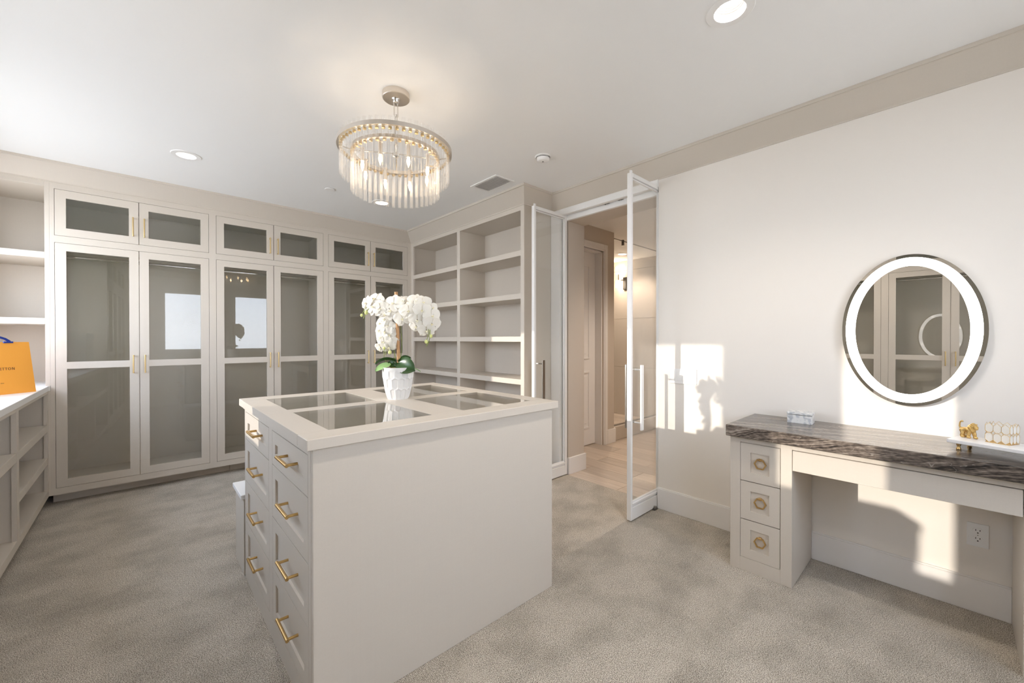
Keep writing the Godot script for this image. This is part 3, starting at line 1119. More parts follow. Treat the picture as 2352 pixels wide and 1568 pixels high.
func vanity() -> void:
	# local: x -> +z, z out -> -x; origin at the far front corner on the floor
	var zv := -0.819
	var u := thing("vanity", "greige vanity with three drawers, hexagon pulls and a kneehole under marble", "vanity", Vector3(2.3563, 0, zv), -PI / 2)
	var X := func(z: float) -> float: return z - zv
	var D := 0.41
	var ped := mb()
	ped.b(0, 0, -D, 0.018, 0.714, -0.02, 0.001)
	ped.b(X.call(-0.536) - 0.018, 0, -D, X.call(-0.536), 0.714, -0.02, 0.001)
	ped.b(0.018, 0.05, -D, X.call(-0.536) - 0.018, 0.07, -0.02)
	part(ped, "pedestal", M.cab, u)
	var f := mb()
	var a: float = X.call(-0.769)
	var c: float = X.call(-0.585)
	f.b(0, 0, -0.02, a, 0.714, 0, 0.001)
	f.b(c, 0, -0.02, X.call(-0.536), 0.714, 0, 0.001)
	f.b(a, 0, -0.02, c, 0.071, 0, 0.001)
	f.b(a, 0.682, -0.02, c, 0.714, 0, 0.001)
	part(f, "face_frame", M.cab, u)
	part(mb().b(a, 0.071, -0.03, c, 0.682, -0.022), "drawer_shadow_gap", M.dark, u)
	var e := [0.071, 0.275, 0.479, 0.682]
	for i in 3:
		var d := drawer(u, a, c, e[i], e[i + 1], 0.047)
		hex_pull(d, Vector3((a + c) * 0.5 + 0.002, (e[i] + e[i + 1]) * 0.5, -0.008))
	# apron drawer and the near pedestal
	var k1: float = X.call(0.173)
	var ap := mb()
	var k0: float = X.call(-0.536)
	ap.b(k0, 0.684, -0.05, k1, 0.714, 0.0, 0.001)
	ap.b(k0, 0.60, -D, k1, 0.684, -0.30)
	part(ap, "apron_rail", M.cab, u)
	part(mb().b(k0 + 0.002, 0.582, -0.30, k1 - 0.002, 0.681, 0.0, 0.001), "apron_drawer", M.cab, u)
	var p2 := mb()
	p2.b(k1, 0, -D, k1 + 0.018, 0.714, 0.0, 0.001)
	p2.b(k1 + 0.018, 0, -0.02, k1 + 0.29, 0.714, 0.0, 0.001)
	p2.b(k1 + 0.272, 0, -D, k1 + 0.29, 0.714, -0.02, 0.001)
	part(p2, "pedestal", M.cab, u)
	var st := part(mb().b(0.0, 0.0, 0.0, 1.302, 0.0585, -0.4656, 0.0025), "stone_worktop", M.stone, self, Transform3D(Basis(Vector3.UP, -PI / 2), Vector3(2.3104, 0.7142, -0.8268)))
	tag(st, "thick brown and grey veined marble slab on top of the vanity", "worktop")
	# lit oval mirror
	var mr := thing("oval_mirror", "oval wall mirror with a glowing white ring above the vanity", "mirror", Vector3(XR - 0.002, 1.2725, -0.15), -PI / 2)
	var N := 96
	var E := func(rx: float, ry: float) -> Array:
		var q: Array = []
		for i in N:
			var t := TAU * i / N
			q.append(Vector2(cos(t) * rx, sin(t) * ry))
		return q
	part(mb().plate(PackedVector2Array(E.call(0.235, 0.35)), 0.0, 0.016), "back_box", M.white, mr)
	part(mb().plate(PackedVector2Array(E.call(0.253, 0.368)), 0.016, 0.0245), "glass", M.mirror, mr)
	part(mb().ring_plate(E.call(0.238, 0.353), E.call(0.199, 0.312), 0.0245, 0.0252), "light_ring", M.ring, mr)
	for i in 8:
		var t := TAU * (i + 0.5) / 8
		var om := OmniLight3D.new()
		om.light_color = Color(1, 0.97, 0.94)
		om.light_energy = 0.001
		om.light_size = 0.02
		om.omni_range = 8
		om.omni_attenuation = 2
		om.shadow_enabled = true
		om.position = Vector3(cos(t) * 0.218, sin(t) * 0.332, 0.04)
		om.name = "ring_light_%d" % i
		mr.add_child(om)


# ------------------------------------------------------------------ ceiling
func downlight(x: float, z: float, y: float, label: String, energy: float, col: Color) -> void:
	var o := thing("recessed_light", label, "ceiling light", Vector3(x, y, z), 0, "")
	var ring := mb()
	ring.lathe([Vector2(0.055, 0.0), Vector2(0.056, -0.004), Vector2(0.084, -0.004), Vector2(0.088, 0.0)], 40, false)
	part(ring, "trim_ring", M.white, o)
	var baf: Array = []
	for i in 6:
		var r := 0.0555 - i * 0.0028
		baf.append(Vector2(r, i * 0.008))
		baf.append(Vector2(r - 0.0014, i * 0.008 + 0.007))
	var pr: Array = []
	for q in baf:
		pr.append(q)
	part(mb().lathe(pr, 40, false), "baffle", M.white, o)
	part(mb().lathe([Vector2(0.0, 0.046), Vector2(0.041, 0.046)], 32, false), "lamp_disc", M.led, o)
	part(mb().lathe([Vector2(0.058, 0.0), Vector2(0.058, 0.11), Vector2(0.0, 0.11)], 24, false), "can", M.white, o)
	var s := SpotLight3D.new()
	s.name = "lamp"
	s.light_color = col
	s.light_energy = energy
	s.light_size = 0.04
	s.spot_angle = 65
	s.spot_angle_attenuation = 0.6
	s.spot_range = 8
	s.spot_attenuation = 2
	s.shadow_enabled = true
	s.position = Vector3(0, 0.035, 0)
	s.rotation = Vector3(-PI / 2, 0, 0)
	o.add_child(s)


func ceiling_things() -> void:
	var lb := ["round recessed ceiling light above the leftmost glass wardrobe", "round recessed ceiling light behind the chandelier near the back corner", "round recessed ceiling light at the top edge above the vanity", "round recessed ceiling light above the camera"]
	for i in 4:
		downlight(lights_at[i][0], lights_at[i][1], CEIL, lb[i], [0.2, 0.25, 1.0, 0.9][i], Color(1, 0.97, 0.93))
	var sd := thing("smoke_detector", "round white smoke detector on the ceiling right of the vent", "smoke detector", Vector3(2.087, CEIL, -1.958))
	part(mb().lathe([Vector2(0.05, -0.008), Vector2(0.056, -0.004), Vector2(0.056, 0.0)], 32, false), "base", M.white, sd)
	part(mb().lathe([Vector2(0.0, -0.036), Vector2(0.030, -0.034), Vector2(0.043, -0.026), Vector2(0.047, -0.012), Vector2(0.047, -0.008)], 32), "cover", M.white, sd)
	part(mb().lathe([Vector2(0.0475, -0.013), Vector2(0.0475, -0.010)], 32), "slot", M.steel, sd)
	part(mb().lathe([Vector2(0.0, -0.0375), Vector2(0.006, -0.0372), Vector2(0.007, -0.035)], 12), "button", M.steel, sd)
	var cap := thing("sprinkler_cap", "small flat white sprinkler cap on the ceiling left of the chandelier", "sprinkler cap", Vector3(1.19, CEIL, -3.61))
	part(mb().lathe([Vector2(0.0, -0.007), Vector2(0.037, -0.007), Vector2(0.040, -0.004), Vector2(0.040, -0.002)], 32, false), "plate", M.white, cap)
	part(mb().lathe([Vector2(0.034, -0.002), Vector2(0.034, 0.0)], 24), "collar", M.steel, cap)
	# air vent
	var v := thing("air_vent", "white rectangular louvred air vent in the ceiling beside the bookcase", "air vent", Vector3(2.135, CEIL, -2.58))
	var fr := mb()
	fr.xf = Transform3D(Basis(Vector3(1, 0, 0), Vector3(0, 0, 1), Vector3(0, -1, 0)), Vector3.ZERO)
	fr.frame(-0.098, -0.168, 0.098, 0.168, 0.022, 0.022, 0.022, 0.022, 0.0, 0.007, 0.002)
	part(fr, "frame", M.white, v)
	part(mb().b(-0.077, -0.0012, -0.147, 0.077, -0.0006, 0.147), "duct_shade", M.trim, v)
	var sl := mb()
	sl.xf = Transform3D(Basis(Vector3.RIGHT, 0.45), Vector3.ZERO)
	sl.b(-0.076, -0.0012, -0.0125, 0.076, 0.0, 0.0125)
	var slm := sl.mesh()
	for i in 11:
		part(slm, "slat", M.white, v, at(0, -0.0062, -0.133 + i * 0.0266))


func chandelier() -> void:
	var cx := 0.985
	var cz := -1.975
	var o := thing("chandelier", "round two tier chandelier of clear glass tubes with candle bulbs", "chandelier", Vector3(cx, CEIL, cz))
	var Y := func(y: float) -> float: return y - CEIL
	part(mb().lathe([Vector2(0.0, -0.030), Vector2(0.066, -0.030), Vector2(0.069, -0.027), Vector2(0.069, 0.0)], 40, false), "canopy", M.champagne, o)
	part(mb().lathe([Vector2(0.0, -0.052), Vector2(0.010, -0.052), Vector2(0.016, -0.046), Vector2(0.016, -0.038), Vector2(0.022, -0.03)], 20), "canopy_collar", M.chrome, o)
	# chain of long links
	var y := -0.052
	for i in 5:
		var L: float = [0.075, 0.055, 0.070, 0.055, 0.045][i]
		var pts: Array = []
		for k in 20:
			var t := TAU * k / 20
			var px := cos(t) * 0.0105
			var py := sin(t) * 0.0085 + (L * 0.5 - 0.0085) * (1.0 if sin(t) > 0 else -1.0)
			pts.append(Vector3(px if i % 2 == 0 else 0.0, y - L * 0.5 + 0.006 + py, 0.0 if i % 2 == 0 else px))
		part(mb().tube(pts, 0.0030, 7, true), "chain_link", M.chrome, o)
		y -= L - 0.009
	var hub_y: float = Y.call(2.20)
	part(mb().lathe([Vector2(0.0, hub_y - 0.02), Vector2(0.016, hub_y - 0.016), Vector2(0.018, hub_y), Vector2(0.006, hub_y + 0.012), Vector2(0.004, y + 0.004), Vector2(0.0, y + 0.004)], 16), "hub", M.chrome, o)
	# rings and spokes
	var ringy: float = Y.call(2.214)
	part(mb().lathe([Vector2(0.276, ringy - 0.010), Vector2(0.288, ringy - 0.010), Vector2(0.289, ringy + 0.010), Vector2(0.276, ringy + 0.010), Vector2(0.276, ringy - 0.010)], 72, false), "outer_ring", M.champagne, o)
	var iy: float = Y.call(2.186)
	part(mb().lathe([Vector2(0.208, iy - 0.008), Vector2(0.224, iy - 0.008), Vector2(0.224, iy + 0.008), Vector2(0.208, iy + 0.008), Vector2(0.208, iy - 0.008)], 64, false), "inner_ring", M.champagne, o)
	var sp := mb()
	for i in 4:
		var t := TAU * (i + 0.3) / 4
		sp.tube([Vector3(0, hub_y, 0), Vector3(cos(t) * 0.215, iy + 0.008, sin(t) * 0.215), Vector3(cos(t) * 0.282, ringy, sin(t) * 0.282)], 0.0035, 6)
	part(sp, "spokes", M.chrome, o)
	# tubes of clear glass, open below
	var tube_o := mb().lathe([Vector2(0.0090, -0.150), Vector2(0.0090, 0.034), Vector2(0.004, 0.038)], 14).lathe([Vector2(0.0093, -0.1515), Vector2(0.0072, -0.1515)], 14, false).mesh()
	var tube_i := mb().lathe([Vector2(0.0092, -0.205), Vector2(0.0092, 0.03), Vector2(0.004, 0.034)], 14).lathe([Vector2(0.0095, -0.2065), Vector2(0.0074, -0.2065)], 14, false).mesh()
	for i in 56:
		var t := TAU * i / 56
		part(tube_o, "glass_tube", M.tubeglass, o, at(cos(t) * 0.268, ringy + 0.004, sin(t) * 0.268))
	for i in 40:
		var t := TAU * (i + 0.5) / 40
		part(tube_i, "glass_tube", M.tubeglass, o, at(cos(t) * 0.2155, iy + 0.006, sin(t) * 0.2155))
	# collars that hold the tubes, gold beads
	var bead := mb().lathe([Vector2(0.0, -0.007), Vector2(0.0088, -0.005), Vector2(0.0088, 0.004), Vector2(0.0, 0.007)], 8).mesh()
	for i in 40:
		var t := TAU * (i + 0.5) / 40
		part(bead, "tube_collar", M.brass_pale, o, at(cos(t) * 0.2155, iy - 0.016, sin(t) * 0.2155))
	for i in 56:
		var t := TAU * i / 56
		part(bead, "tube_collar", M.brass_pale, o, at(cos(t) * 0.268, ringy - 0.015, sin(t) * 0.268))
	# candle sockets and flame bulbs
	var sock := mb().lathe([Vector2(0.0, 0.0), Vector2(0.0095, 0.0), Vector2(0.0095, 0.058), Vector2(0.012, 0.06), Vector2(0.012, 0.066), Vector2(0.0, 0.066)], 12, false).mesh()
	var bulb := mb().lathe([Vector2(0.0, -0.052), Vector2(0.003, -0.044), Vector2(0.0078, -0.030), Vector2(0.0095, -0.018), Vector2(0.0070, -0.006), Vector2(0.005, 0.0)], 12).mesh()
	for i in 8:
		var t := TAU * (i + 0.15) / 8
		var p := Vector3(cos(t) * 0.172, Y.call(2.118), sin(t) * 0.172)
		part(sock, "candle_socket", M.champagne, o, at(p.x, p.y, p.z))
		part(bulb, "bulb", M.warm, o, at(p.x, p.y, p.z))
		var om := OmniLight3D.new()
		om.name = "bulb_light_%d" % i
		om.light_color = Color(1, 0.93, 0.84)
		om.light_energy = 0.014
		om.light_size = 0.008
		om.omni_range = 8
		om.omni_attenuation = 2
		om.shadow_enabled = true
		om.position = p + Vector3(0, -0.022, 0)
		o.add_child(om)
	var arms := mb()
	for i in 8:
		var t := TAU * (i + 0.15) / 8
		arms.tube([Vector3(cos(t) * 0.172, Y.call(2.18), sin(t) * 0.172), Vector3(cos(t) * 0.21, iy, sin(t) * 0.21)], 0.003, 6)
	part(arms, "socket_arms", M.brass_pale, o)


# ------------------------------------------------------------------ small things
func small_things() -> void:
	bag()
	# stone trinket box
	var b := thing("trinket_box", "small grey veined stone box with lid on the marble vanity top", "box", Vector3(2.668, 0.7727, -0.567), -PI / 2 + 0.08)
	part(mb().b(-0.056, 0.0, -0.046, 0.056, 0.044, 0.046, 0.001), "body", M.boxstone, b)
	part(mb().b(-0.055, 0.044, -0.045, 0.055, 0.0465, 0.045), "shadow_line", M.steel, b)
	part(mb().b(-0.057, 0.0465, -0.047, 0.057, 0.058, 0.047, 0.001), "lid", M.boxstone, b)
	# raised tray
	var t := thing("raised_tray", "white marble tray on turned brass feet on the vanity", "tray", Vector3(2.476, 0.7727, -0.021), -PI / 2 - 0.30)
	# local x along the front edge, z towards the room
	part(mb().b(0.0, 0.027, -0.15, 0.36, 0.042, 0.0, 0.002), "slab", M.marblewhite, t)
	var foot := mb().lathe([Vector2(0.0, 0.0), Vector2(0.0065, 0.0), Vector2(0.0085, 0.004), Vector2(0.006, 0.008), Vector2(0.0048, 0.014), Vector2(0.007, 0.02), Vector2(0.0075, 0.027)], 14).mesh()
	for q in [Vector2(0.03, -0.022), Vector2(0.33, -0.022), Vector2(0.03, -0.128), Vector2(0.33, -0.128)]:
		part(foot, "foot", M.brass, t, at(q.x, 0, q.y))
	lion()
	hex_holder()
	# outlet
	var ol := thing("outlet", "white double wall outlet under the vanity", "outlet", Vector3(XR, 0.3465, 0.075), -PI / 2)
	part(mb().b(-0.033, -0.052, 0.0, 0.033, 0.052, 0.005, 0.0015), "cover_plate", M.white, ol)
	for y in [0.018, -0.018]:
		var f := mb()
		f.xf = Transform3D(Basis(Vector3.RIGHT, PI / 2), Vector3(0, y, 0.005))
		f.lathe([Vector2(0.0162, 0.0), Vector2(0.0158, 0.0025), Vector2(0.0, 0.0025)], 24, false)
		var r := part(f, "receptacle", M.white, ol)
		var sl := mb()
		sl.b(-0.0075, y + 0.001, 0.0072, -0.0052, y + 0.008, 0.0079)
		sl.b(0.0052, y + 0.001, 0.0072, 0.0075, y + 0.008, 0.0079)
		sl.b(-0.0025, y - 0.009, 0.0072, 0.0025, y - 0.005, 0.0079)
		part(sl, "slots", M.dark, r)
	part(mb().b(-0.002, -0.002, 0.005, 0.002, 0.002, 0.006), "screw", M.nickel, ol)
	# four-gang switch plate by the door
	var sw := thing("switch_plate", "wide white four gang switch plate on the wall beside the French door", "light switch", Vector3(XR, 0.970, -1.272), -PI / 2)
	part(mb().b(-0.094, -0.052, 0.0, 0.094, 0.052, 0.005, 0.0015), "cover_plate", M.white, sw)
	for i in 4:
		var x := -0.069 + i * 0.046
		part(mb().b(x - 0.0165, -0.033, 0.005, x + 0.0165, 0.033, 0.0075, 0.001), "rocker", M.white, sw)
	# storage box that stands on the counter in front of the second window
	var sb := thing("storage_box", "white lidded box on the low counter below the second window", "box", Vector3(-0.70, 0.888, -2.02))
	part(mb().b(-0.09, 0.0, -0.235, 0.09, 0.38, 0.235, 0.003), "body", M.white, sb)
	part(mb().b(-0.095, 0.36, -0.24, 0.095, 0.41, 0.24, 0.003), "lid", M.white, sb)


func bag() -> void:
	# local x to the right along the front, z out of the front
	var o := thing("shopping_bag", "orange paper shopping bag with dark lettering and blue ribbon on the left counter", "shopping bag", Vector3(-0.515, 0.888, -4.067), 0.0)
	var front := Vector3(-0.646, 0.888, -3.957) - Vector3(-0.515, 0.888, -4.067)
	o.rotation.y = atan2(-front.z, front.x) + PI     # local -x runs along the foot of the front
	var W := 0.40
	var H := 0.325
	var D := 0.11
	# tapering paper shell with folded side
	var m := mb()
	var t := 0.022
	var bl := Vector3(-W, 0, 0)
	var br := Vector3(0, 0, 0)
	var tl := Vector3(-W + t, H, -0.02)
	var tr := Vector3(-t, H, -0.02)
	var bl2 := Vector3(-W, 0, -D)
	var br2 := Vector3(0, 0, -D)
	var tl2 := Vector3(-W + t, H, -D + 0.03)
	var tr2 := Vector3(-t, H, -D + 0.03)
	var mid := Vector3(-0.03, 0.10, -D * 0.5)
	var midt := Vector3(-t - 0.012, H, -D * 0.5)
	m.face([bl, br, tr, tl], Vector3(0, 0, 1))
	m.face([bl2, br2, tr2, tl2], Vector3(0, 0, -1))
	m.face([br, br2, mid], Vector3(1, 0, 0))
	m.face([br, mid, midt, tr], Vector3(1, 0, 0))
	m.face([br2, mid, midt, tr2], Vector3(1, 0, 0))
	m.face([bl, bl2, tl2, tl], Vector3(-1, 0, 0))
	m.face([bl, br, br2, bl2], Vector3.DOWN)
	m.face([bl + Vector3(0, 0.004, 0), br + Vector3(0, 0.004, 0), br2 + Vector3(0, 0.004, 0), bl2 + Vector3(0, 0.004, 0)], Vector3.UP)
	part(m, "paper_shell", M.bag, o)
	var lean := atan2(-0.02, H)
	for l in [["LOUIS VUITTON", 0.0158, 0.158, 0.096], ["MAISON FONDÉE EN 1854", 0.0050, 0.070, 0.150]]:
		var tm := TextMesh.new()
		tm.text = l[0]
		var sf := SystemFont.new()
		sf.font_names = PackedStringArray(["Droid Sans"])
		var fv := FontVariation.new()
		fv.base_font = sf
		fv.spacing_glyph = 5
		tm.font = fv
		tm.font_size = 64
		tm.pixel_size = l[1] / 46.0
		tm.depth = 0.0006
		tm.horizontal_alignment = HORIZONTAL_ALIGNMENT_RIGHT
		var k := part(tm, "lettering", M.bagprint, o)
		k.transform = Transform3D(Basis(Vector3.RIGHT, lean), Vector3(-l[3], l[2], -0.02 * l[2] / H + 0.0008))
	var rb := mb()
	rb.tube([Vector3(-0.30, H - 0.005, -0.018), Vector3(-0.27, H + 0.03, -0.012), Vector3(-0.20, H + 0.045, -0.01), Vector3(-0.14, H + 0.02, -0.012), Vector3(-0.115, H + 0.004, -0.02)], 0.007, 8)
	part(rb, "ribbon_handle", M.ribbon, o)
	part(mb().b(-0.145, H - 0.006, -0.022, -0.10, H + 0.004, -0.012, 0.002), "ribbon_end", M.ribbon, o)


# signed-distance skin over tapered bones, meshed as surface nets
func skin(bones: Array, cell: float, k: float) -> MB:
	var lo := Vector3.ONE * 1e9
	var hi := -lo
	for b in bones:
		for e in [[b[0], b[2]], [b[1], b[3]]]:
			lo = lo.min(e[0] - Vector3.ONE * (e[1] + cell * 3))
			hi = hi.max(e[0] + Vector3.ONE * (e[1] + cell * 3))
	var N := Vector3i(((hi - lo) / cell).ceil()) + Vector3i.ONE
	var f := PackedFloat32Array()
	f.resize(N.x * N.y * N.z)
	for z in N.z:
		for y in N.y:
			for x in N.x:
				var p := lo + Vector3(x, y, z) * cell
				var s := 0.0
				for b in bones:
					var pa: Vector3 = p - b[0]
					var ba: Vector3 = b[1] - b[0]
					var h := clampf(pa.dot(ba) / maxf(ba.length_squared(), 1e-12), 0, 1)
					var d: float = (pa - ba * h).length() - lerpf(b[2], b[3], h)
					s += exp(-d / k)
				f[(z * N.y + y) * N.x + x] = -k * log(maxf(s, 1e-30))
	var id := {}
	var m := mb()
	var F := func(x: int, y: int, z: int) -> float: return f[(z * N.y + y) * N.x + x]
	for z in N.z - 1:
		for y in N.y - 1:
			for x in N.x - 1:
				var c := 0
				var acc := Vector3.ZERO
				var vals: Array = []
				for q in 8:
					vals.append(F.call(x + (q & 1), y + ((q >> 1) & 1), z + (q >> 2)))
				for e in [[0, 1], [2, 3], [4, 5], [6, 7], [0, 2], [1, 3], [4, 6], [5, 7], [0, 4], [1, 5], [2, 6], [3, 7]]:
					var a: float = vals[e[0]]
					var b2: float = vals[e[1]]
					if (a < 0) != (b2 < 0):
						var t := a / (a - b2)
						var pa := Vector3(e[0] & 1, (e[0] >> 1) & 1, e[0] >> 2)
						var pb := Vector3(e[1] & 1, (e[1] >> 1) & 1, e[1] >> 2)
						acc += pa.lerp(pb, t)
						c += 1
				if c:
					var g := Vector3(vals[1] - vals[0] + vals[7] - vals[6], vals[2] - vals[0] + vals[7] - vals[5], vals[4] - vals[0] + vals[7] - vals[3])
					id[Vector3i(x, y, z)] = m.vert(lo + (Vector3(x, y, z) + acc / c) * cell, g.normalized())
	for z in range(1, N.z - 1):
		for y in range(1, N.y - 1):
			for x in range(1, N.x - 1):
				var a: float = F.call(x, y, z)
				for ax in 3:
					var st := Vector3i.ZERO
					st[ax] = 1
					var b2: float = F.call(x + st.x, y + st.y, z + st.z)
					if (a < 0) == (b2 < 0):
						continue
					var u := Vector3i.ZERO
					u[(ax + 1) % 3] = 1
					var w := Vector3i.ZERO
					w[(ax + 2) % 3] = 1
					var P := Vector3i(x, y, z)
					var q: Array = [id.get(P), id.get(P - u), id.get(P - u - w), id.get(P - w)]
					if q.has(null):
						continue
					if a < 0:
						m.tri(q[0], q[1], q[2])
						m.tri(q[0], q[2], q[3])
					else:
						m.tri(q[0], q[2], q[1])
						m.tri(q[0], q[3], q[2])
	return m


func lion() -> void:
	# small gold lion standing three-quarter to the room, tail up
	var o := thing("lion_figurine", "small gold lion figurine with curled tail on the white tray", "figurine", Vector3(2.560, 0.8147, 0.042), -PI / 2 - 0.62)
	var B := func(a: Vector3, b2: Vector3, r0: float, r1: float) -> Array: return [a * 0.001, b2 * 0.001, r0 * 0.001, r1 * 0.001]
	var bones := [
		B.call(Vector3(-17, 33, 0), Vector3(6, 34, 0), 9.5, 10.5),
		B.call(Vector3(6, 34, 0), Vector3(13, 41, 0), 10.5, 10.0),
		# hind legs: thigh, shank, paw
		B.call(Vector3(-18, 30, 7), Vector3(-14, 17, 8), 8.0, 5.6), B.call(Vector3(-14, 17, 8), Vector3(-18, 9, 8), 5.6, 4.4), B.call(Vector3(-18, 9, 8), Vector3(-16, 4, 8), 4.4, 4.4), B.call(Vector3(-16, 4, 8), Vector3(-10, 3.6, 8), 4.4, 3.8),
		B.call(Vector3(-18, 30, -7), Vector3(-20, 17, -8), 8.0, 5.6), B.call(Vector3(-20, 17, -8), Vector3(-24, 9, -8), 5.6, 4.4), B.call(Vector3(-24, 9, -8), Vector3(-22, 4, -8), 4.4, 4.4), B.call(Vector3(-22, 4, -8), Vector3(-16, 3.6, -8), 4.4, 3.8),
		# front legs
		B.call(Vector3(9, 33, 7), Vector3(6, 17, 8), 7.5, 5.4), B.call(Vector3(6, 17, 8), Vector3(4, 5, 8), 5.4, 4.6), B.call(Vector3(4, 4.4, 8), Vector3(10, 3.6, 8), 4.6, 4.0),
		B.call(Vector3(11, 33, -7), Vector3(15, 17, -7), 7.5, 5.4), B.call(Vector3(15, 17, -7), Vector3(17, 5, -7), 5.4, 4.6), B.call(Vector3(17, 4.4, -7), Vector3(23, 3.6, -7), 4.6, 4.0),
	]
	part(skin(bones, 0.0013, 0.0016), "body", M.gold, o)
	var mane := [B.call(Vector3(13, 46, 1), Vector3(18, 50, 3), 14.0, 12.5), B.call(Vector3(14, 40, 2), Vector3(16, 34, 3), 12.0, 9.0)]
	for i in 14:
		var a := TAU * i / 14.0
		mane.append(B.call(Vector3(14, 47 + sin(a) * 10, 2 + cos(a) * 10), Vector3(17, 48 + sin(a) * 16, 3 + cos(a) * 15.5), 3.4, 2.2))
	part(skin(mane, 0.0014, 0.0011), "mane", M.gold, o)
	var head := [B.call(Vector3(22, 49, 4), Vector3(27, 48, 6), 9.5, 8.5), B.call(Vector3(28, 45, 7), Vector3(33, 44, 9), 5.8, 5.0), B.call(Vector3(21, 58, 12), Vector3(21, 60, 13), 2.8, 2.4), B.call(Vector3(23, 58, -5), Vector3(23, 60, -6), 2.8, 2.4), B.call(Vector3(31.5, 51, 4), Vector3(32, 51, 4.3), 1.7, 1.7), B.call(Vector3(28.5, 51, 12), Vector3(29, 51, 12.3), 1.7, 1.7)]
	part(skin(head, 0.0012, 0.0012), "head", M.gold, o)
	part(mb().tube([Vector3(-0.026, 0.034, 0), Vector3(-0.031, 0.044, 0), Vector3(-0.030, 0.056, 0.0), Vector3(-0.0275, 0.064, 0), Vector3(-0.022, 0.067, 0), Vector3(-0.019, 0.064, 0)], [0.0035, 0.0028, 0.0026, 0.0028, 0.0036, 0.003], 8), "tail", M.gold, o)


func hex_holder() -> void:
	# square candle holder: frosted hexagon cells in gold wire
	var o := thing("candle_holder", "square candle holder of frosted hexagon glass in gold wire on the tray", "candle holder", Vector3(2.530, 0.8147, 0.1305), -PI / 2 - 0.43)
	var h := 0.034
	var H := 0.080
	var cw := h * 2.0 / 3.0
	for s in 4:
		var bs := Basis(Vector3.UP, s * PI / 2)
		var wires := mb()
		for r in 2:
			for c in 3:
				var cx := -h + cw * (c + 0.5)
				var cy := 0.022 + r * 0.036
				var pts: Array = []
				for q in [Vector2(0, 0.021), Vector2(0.5, 0.0095), Vector2(0.5, -0.0095), Vector2(0, -0.021), Vector2(-0.5, -0.0095), Vector2(-0.5, 0.0095)]:
					pts.append(bs * Vector3(cx + q.x * cw, cy + q.y, h))
				wires.tube(pts, 0.0007, 5, true)
				var cell := mb()
				cell.face(pts, bs * Vector3(0, 0, 1))
				part(cell, "frosted_cell", M.hexglass, o)
		part(wires, "wire_mesh", M.gold, o)
	var base := mb()
	base.b(-h, 0.0, -h, h, 0.002, h, 0.0005)
	part(base, "base_plate", M.gold, o)


# ------------------------------------------------------------------ orchid
func petal(m: MB, base: Basis, c: Vector3, length: float, width: float, cup: float, blunt: float) -> void:
	# petal grows along local +y from the flower centre, face along +z
	m.sheet(func(u: float, v: float) -> Vector3:
		var t := u
		var w := width * 0.5 * pow(sin(PI * clampf(0.04 + 0.96 * pow(t, blunt), 0, 1)), 0.65)
		if t > 0.985:
			w *= 0.6
		var s := (v - 0.5) * 2.0
		var p := Vector3(s * w, 0.004 + t * length, -cup * length * t * t + 0.25 * cup * s * s * w + 0.002 * sin(t * 9.0 + s * 3.0) * t)
		return c + base * p, 7, 6)


func flower(parent: Node, at_: Vector3, facing: Vector3, size: float, roll: float) -> void:
	var z := facing.normalized()
	var x := Vector3.UP.cross(z).normalized()
	var y := z.cross(x)
	var bs := Basis(x, y, z) * Basis(Vector3(0, 0, 1), roll)
	var m := mb()
	# three sepals behind, two broad petals in front
	for a in [0.0, 2.25, -2.25]:
		petal(m, bs * Basis(Vector3(0, 0, 1), a), at_ - z * 0.002, size * 0.5, size * 0.40, 0.22, 0.75)
	for a in [1.25, -1.25]:
		petal(m, bs * Basis(Vector3(0, 0, 1), a), at_ + z * 0.0015, size * 0.53, size * 0.62, 0.16, 0.7)
	var o := part(m, "flower", M.petal, parent)
	var l := mb()
	var q := at_ + z * 0.004
	l.tube([q, q + bs * Vector3(0, -0.004, 0.006), q + bs * Vector3(0, -0.010, 0.009)], [0.0018, 0.0022, 0.001], 6)
	for s in [-1.0, 1.0]:
		l.tube([q + bs * Vector3(0, -0.002, 0.004), q + bs * Vector3(s * 0.006, 0.001, 0.008)], [0.002, 0.0024], 5)
	part(l, "lip", M.lip, o)


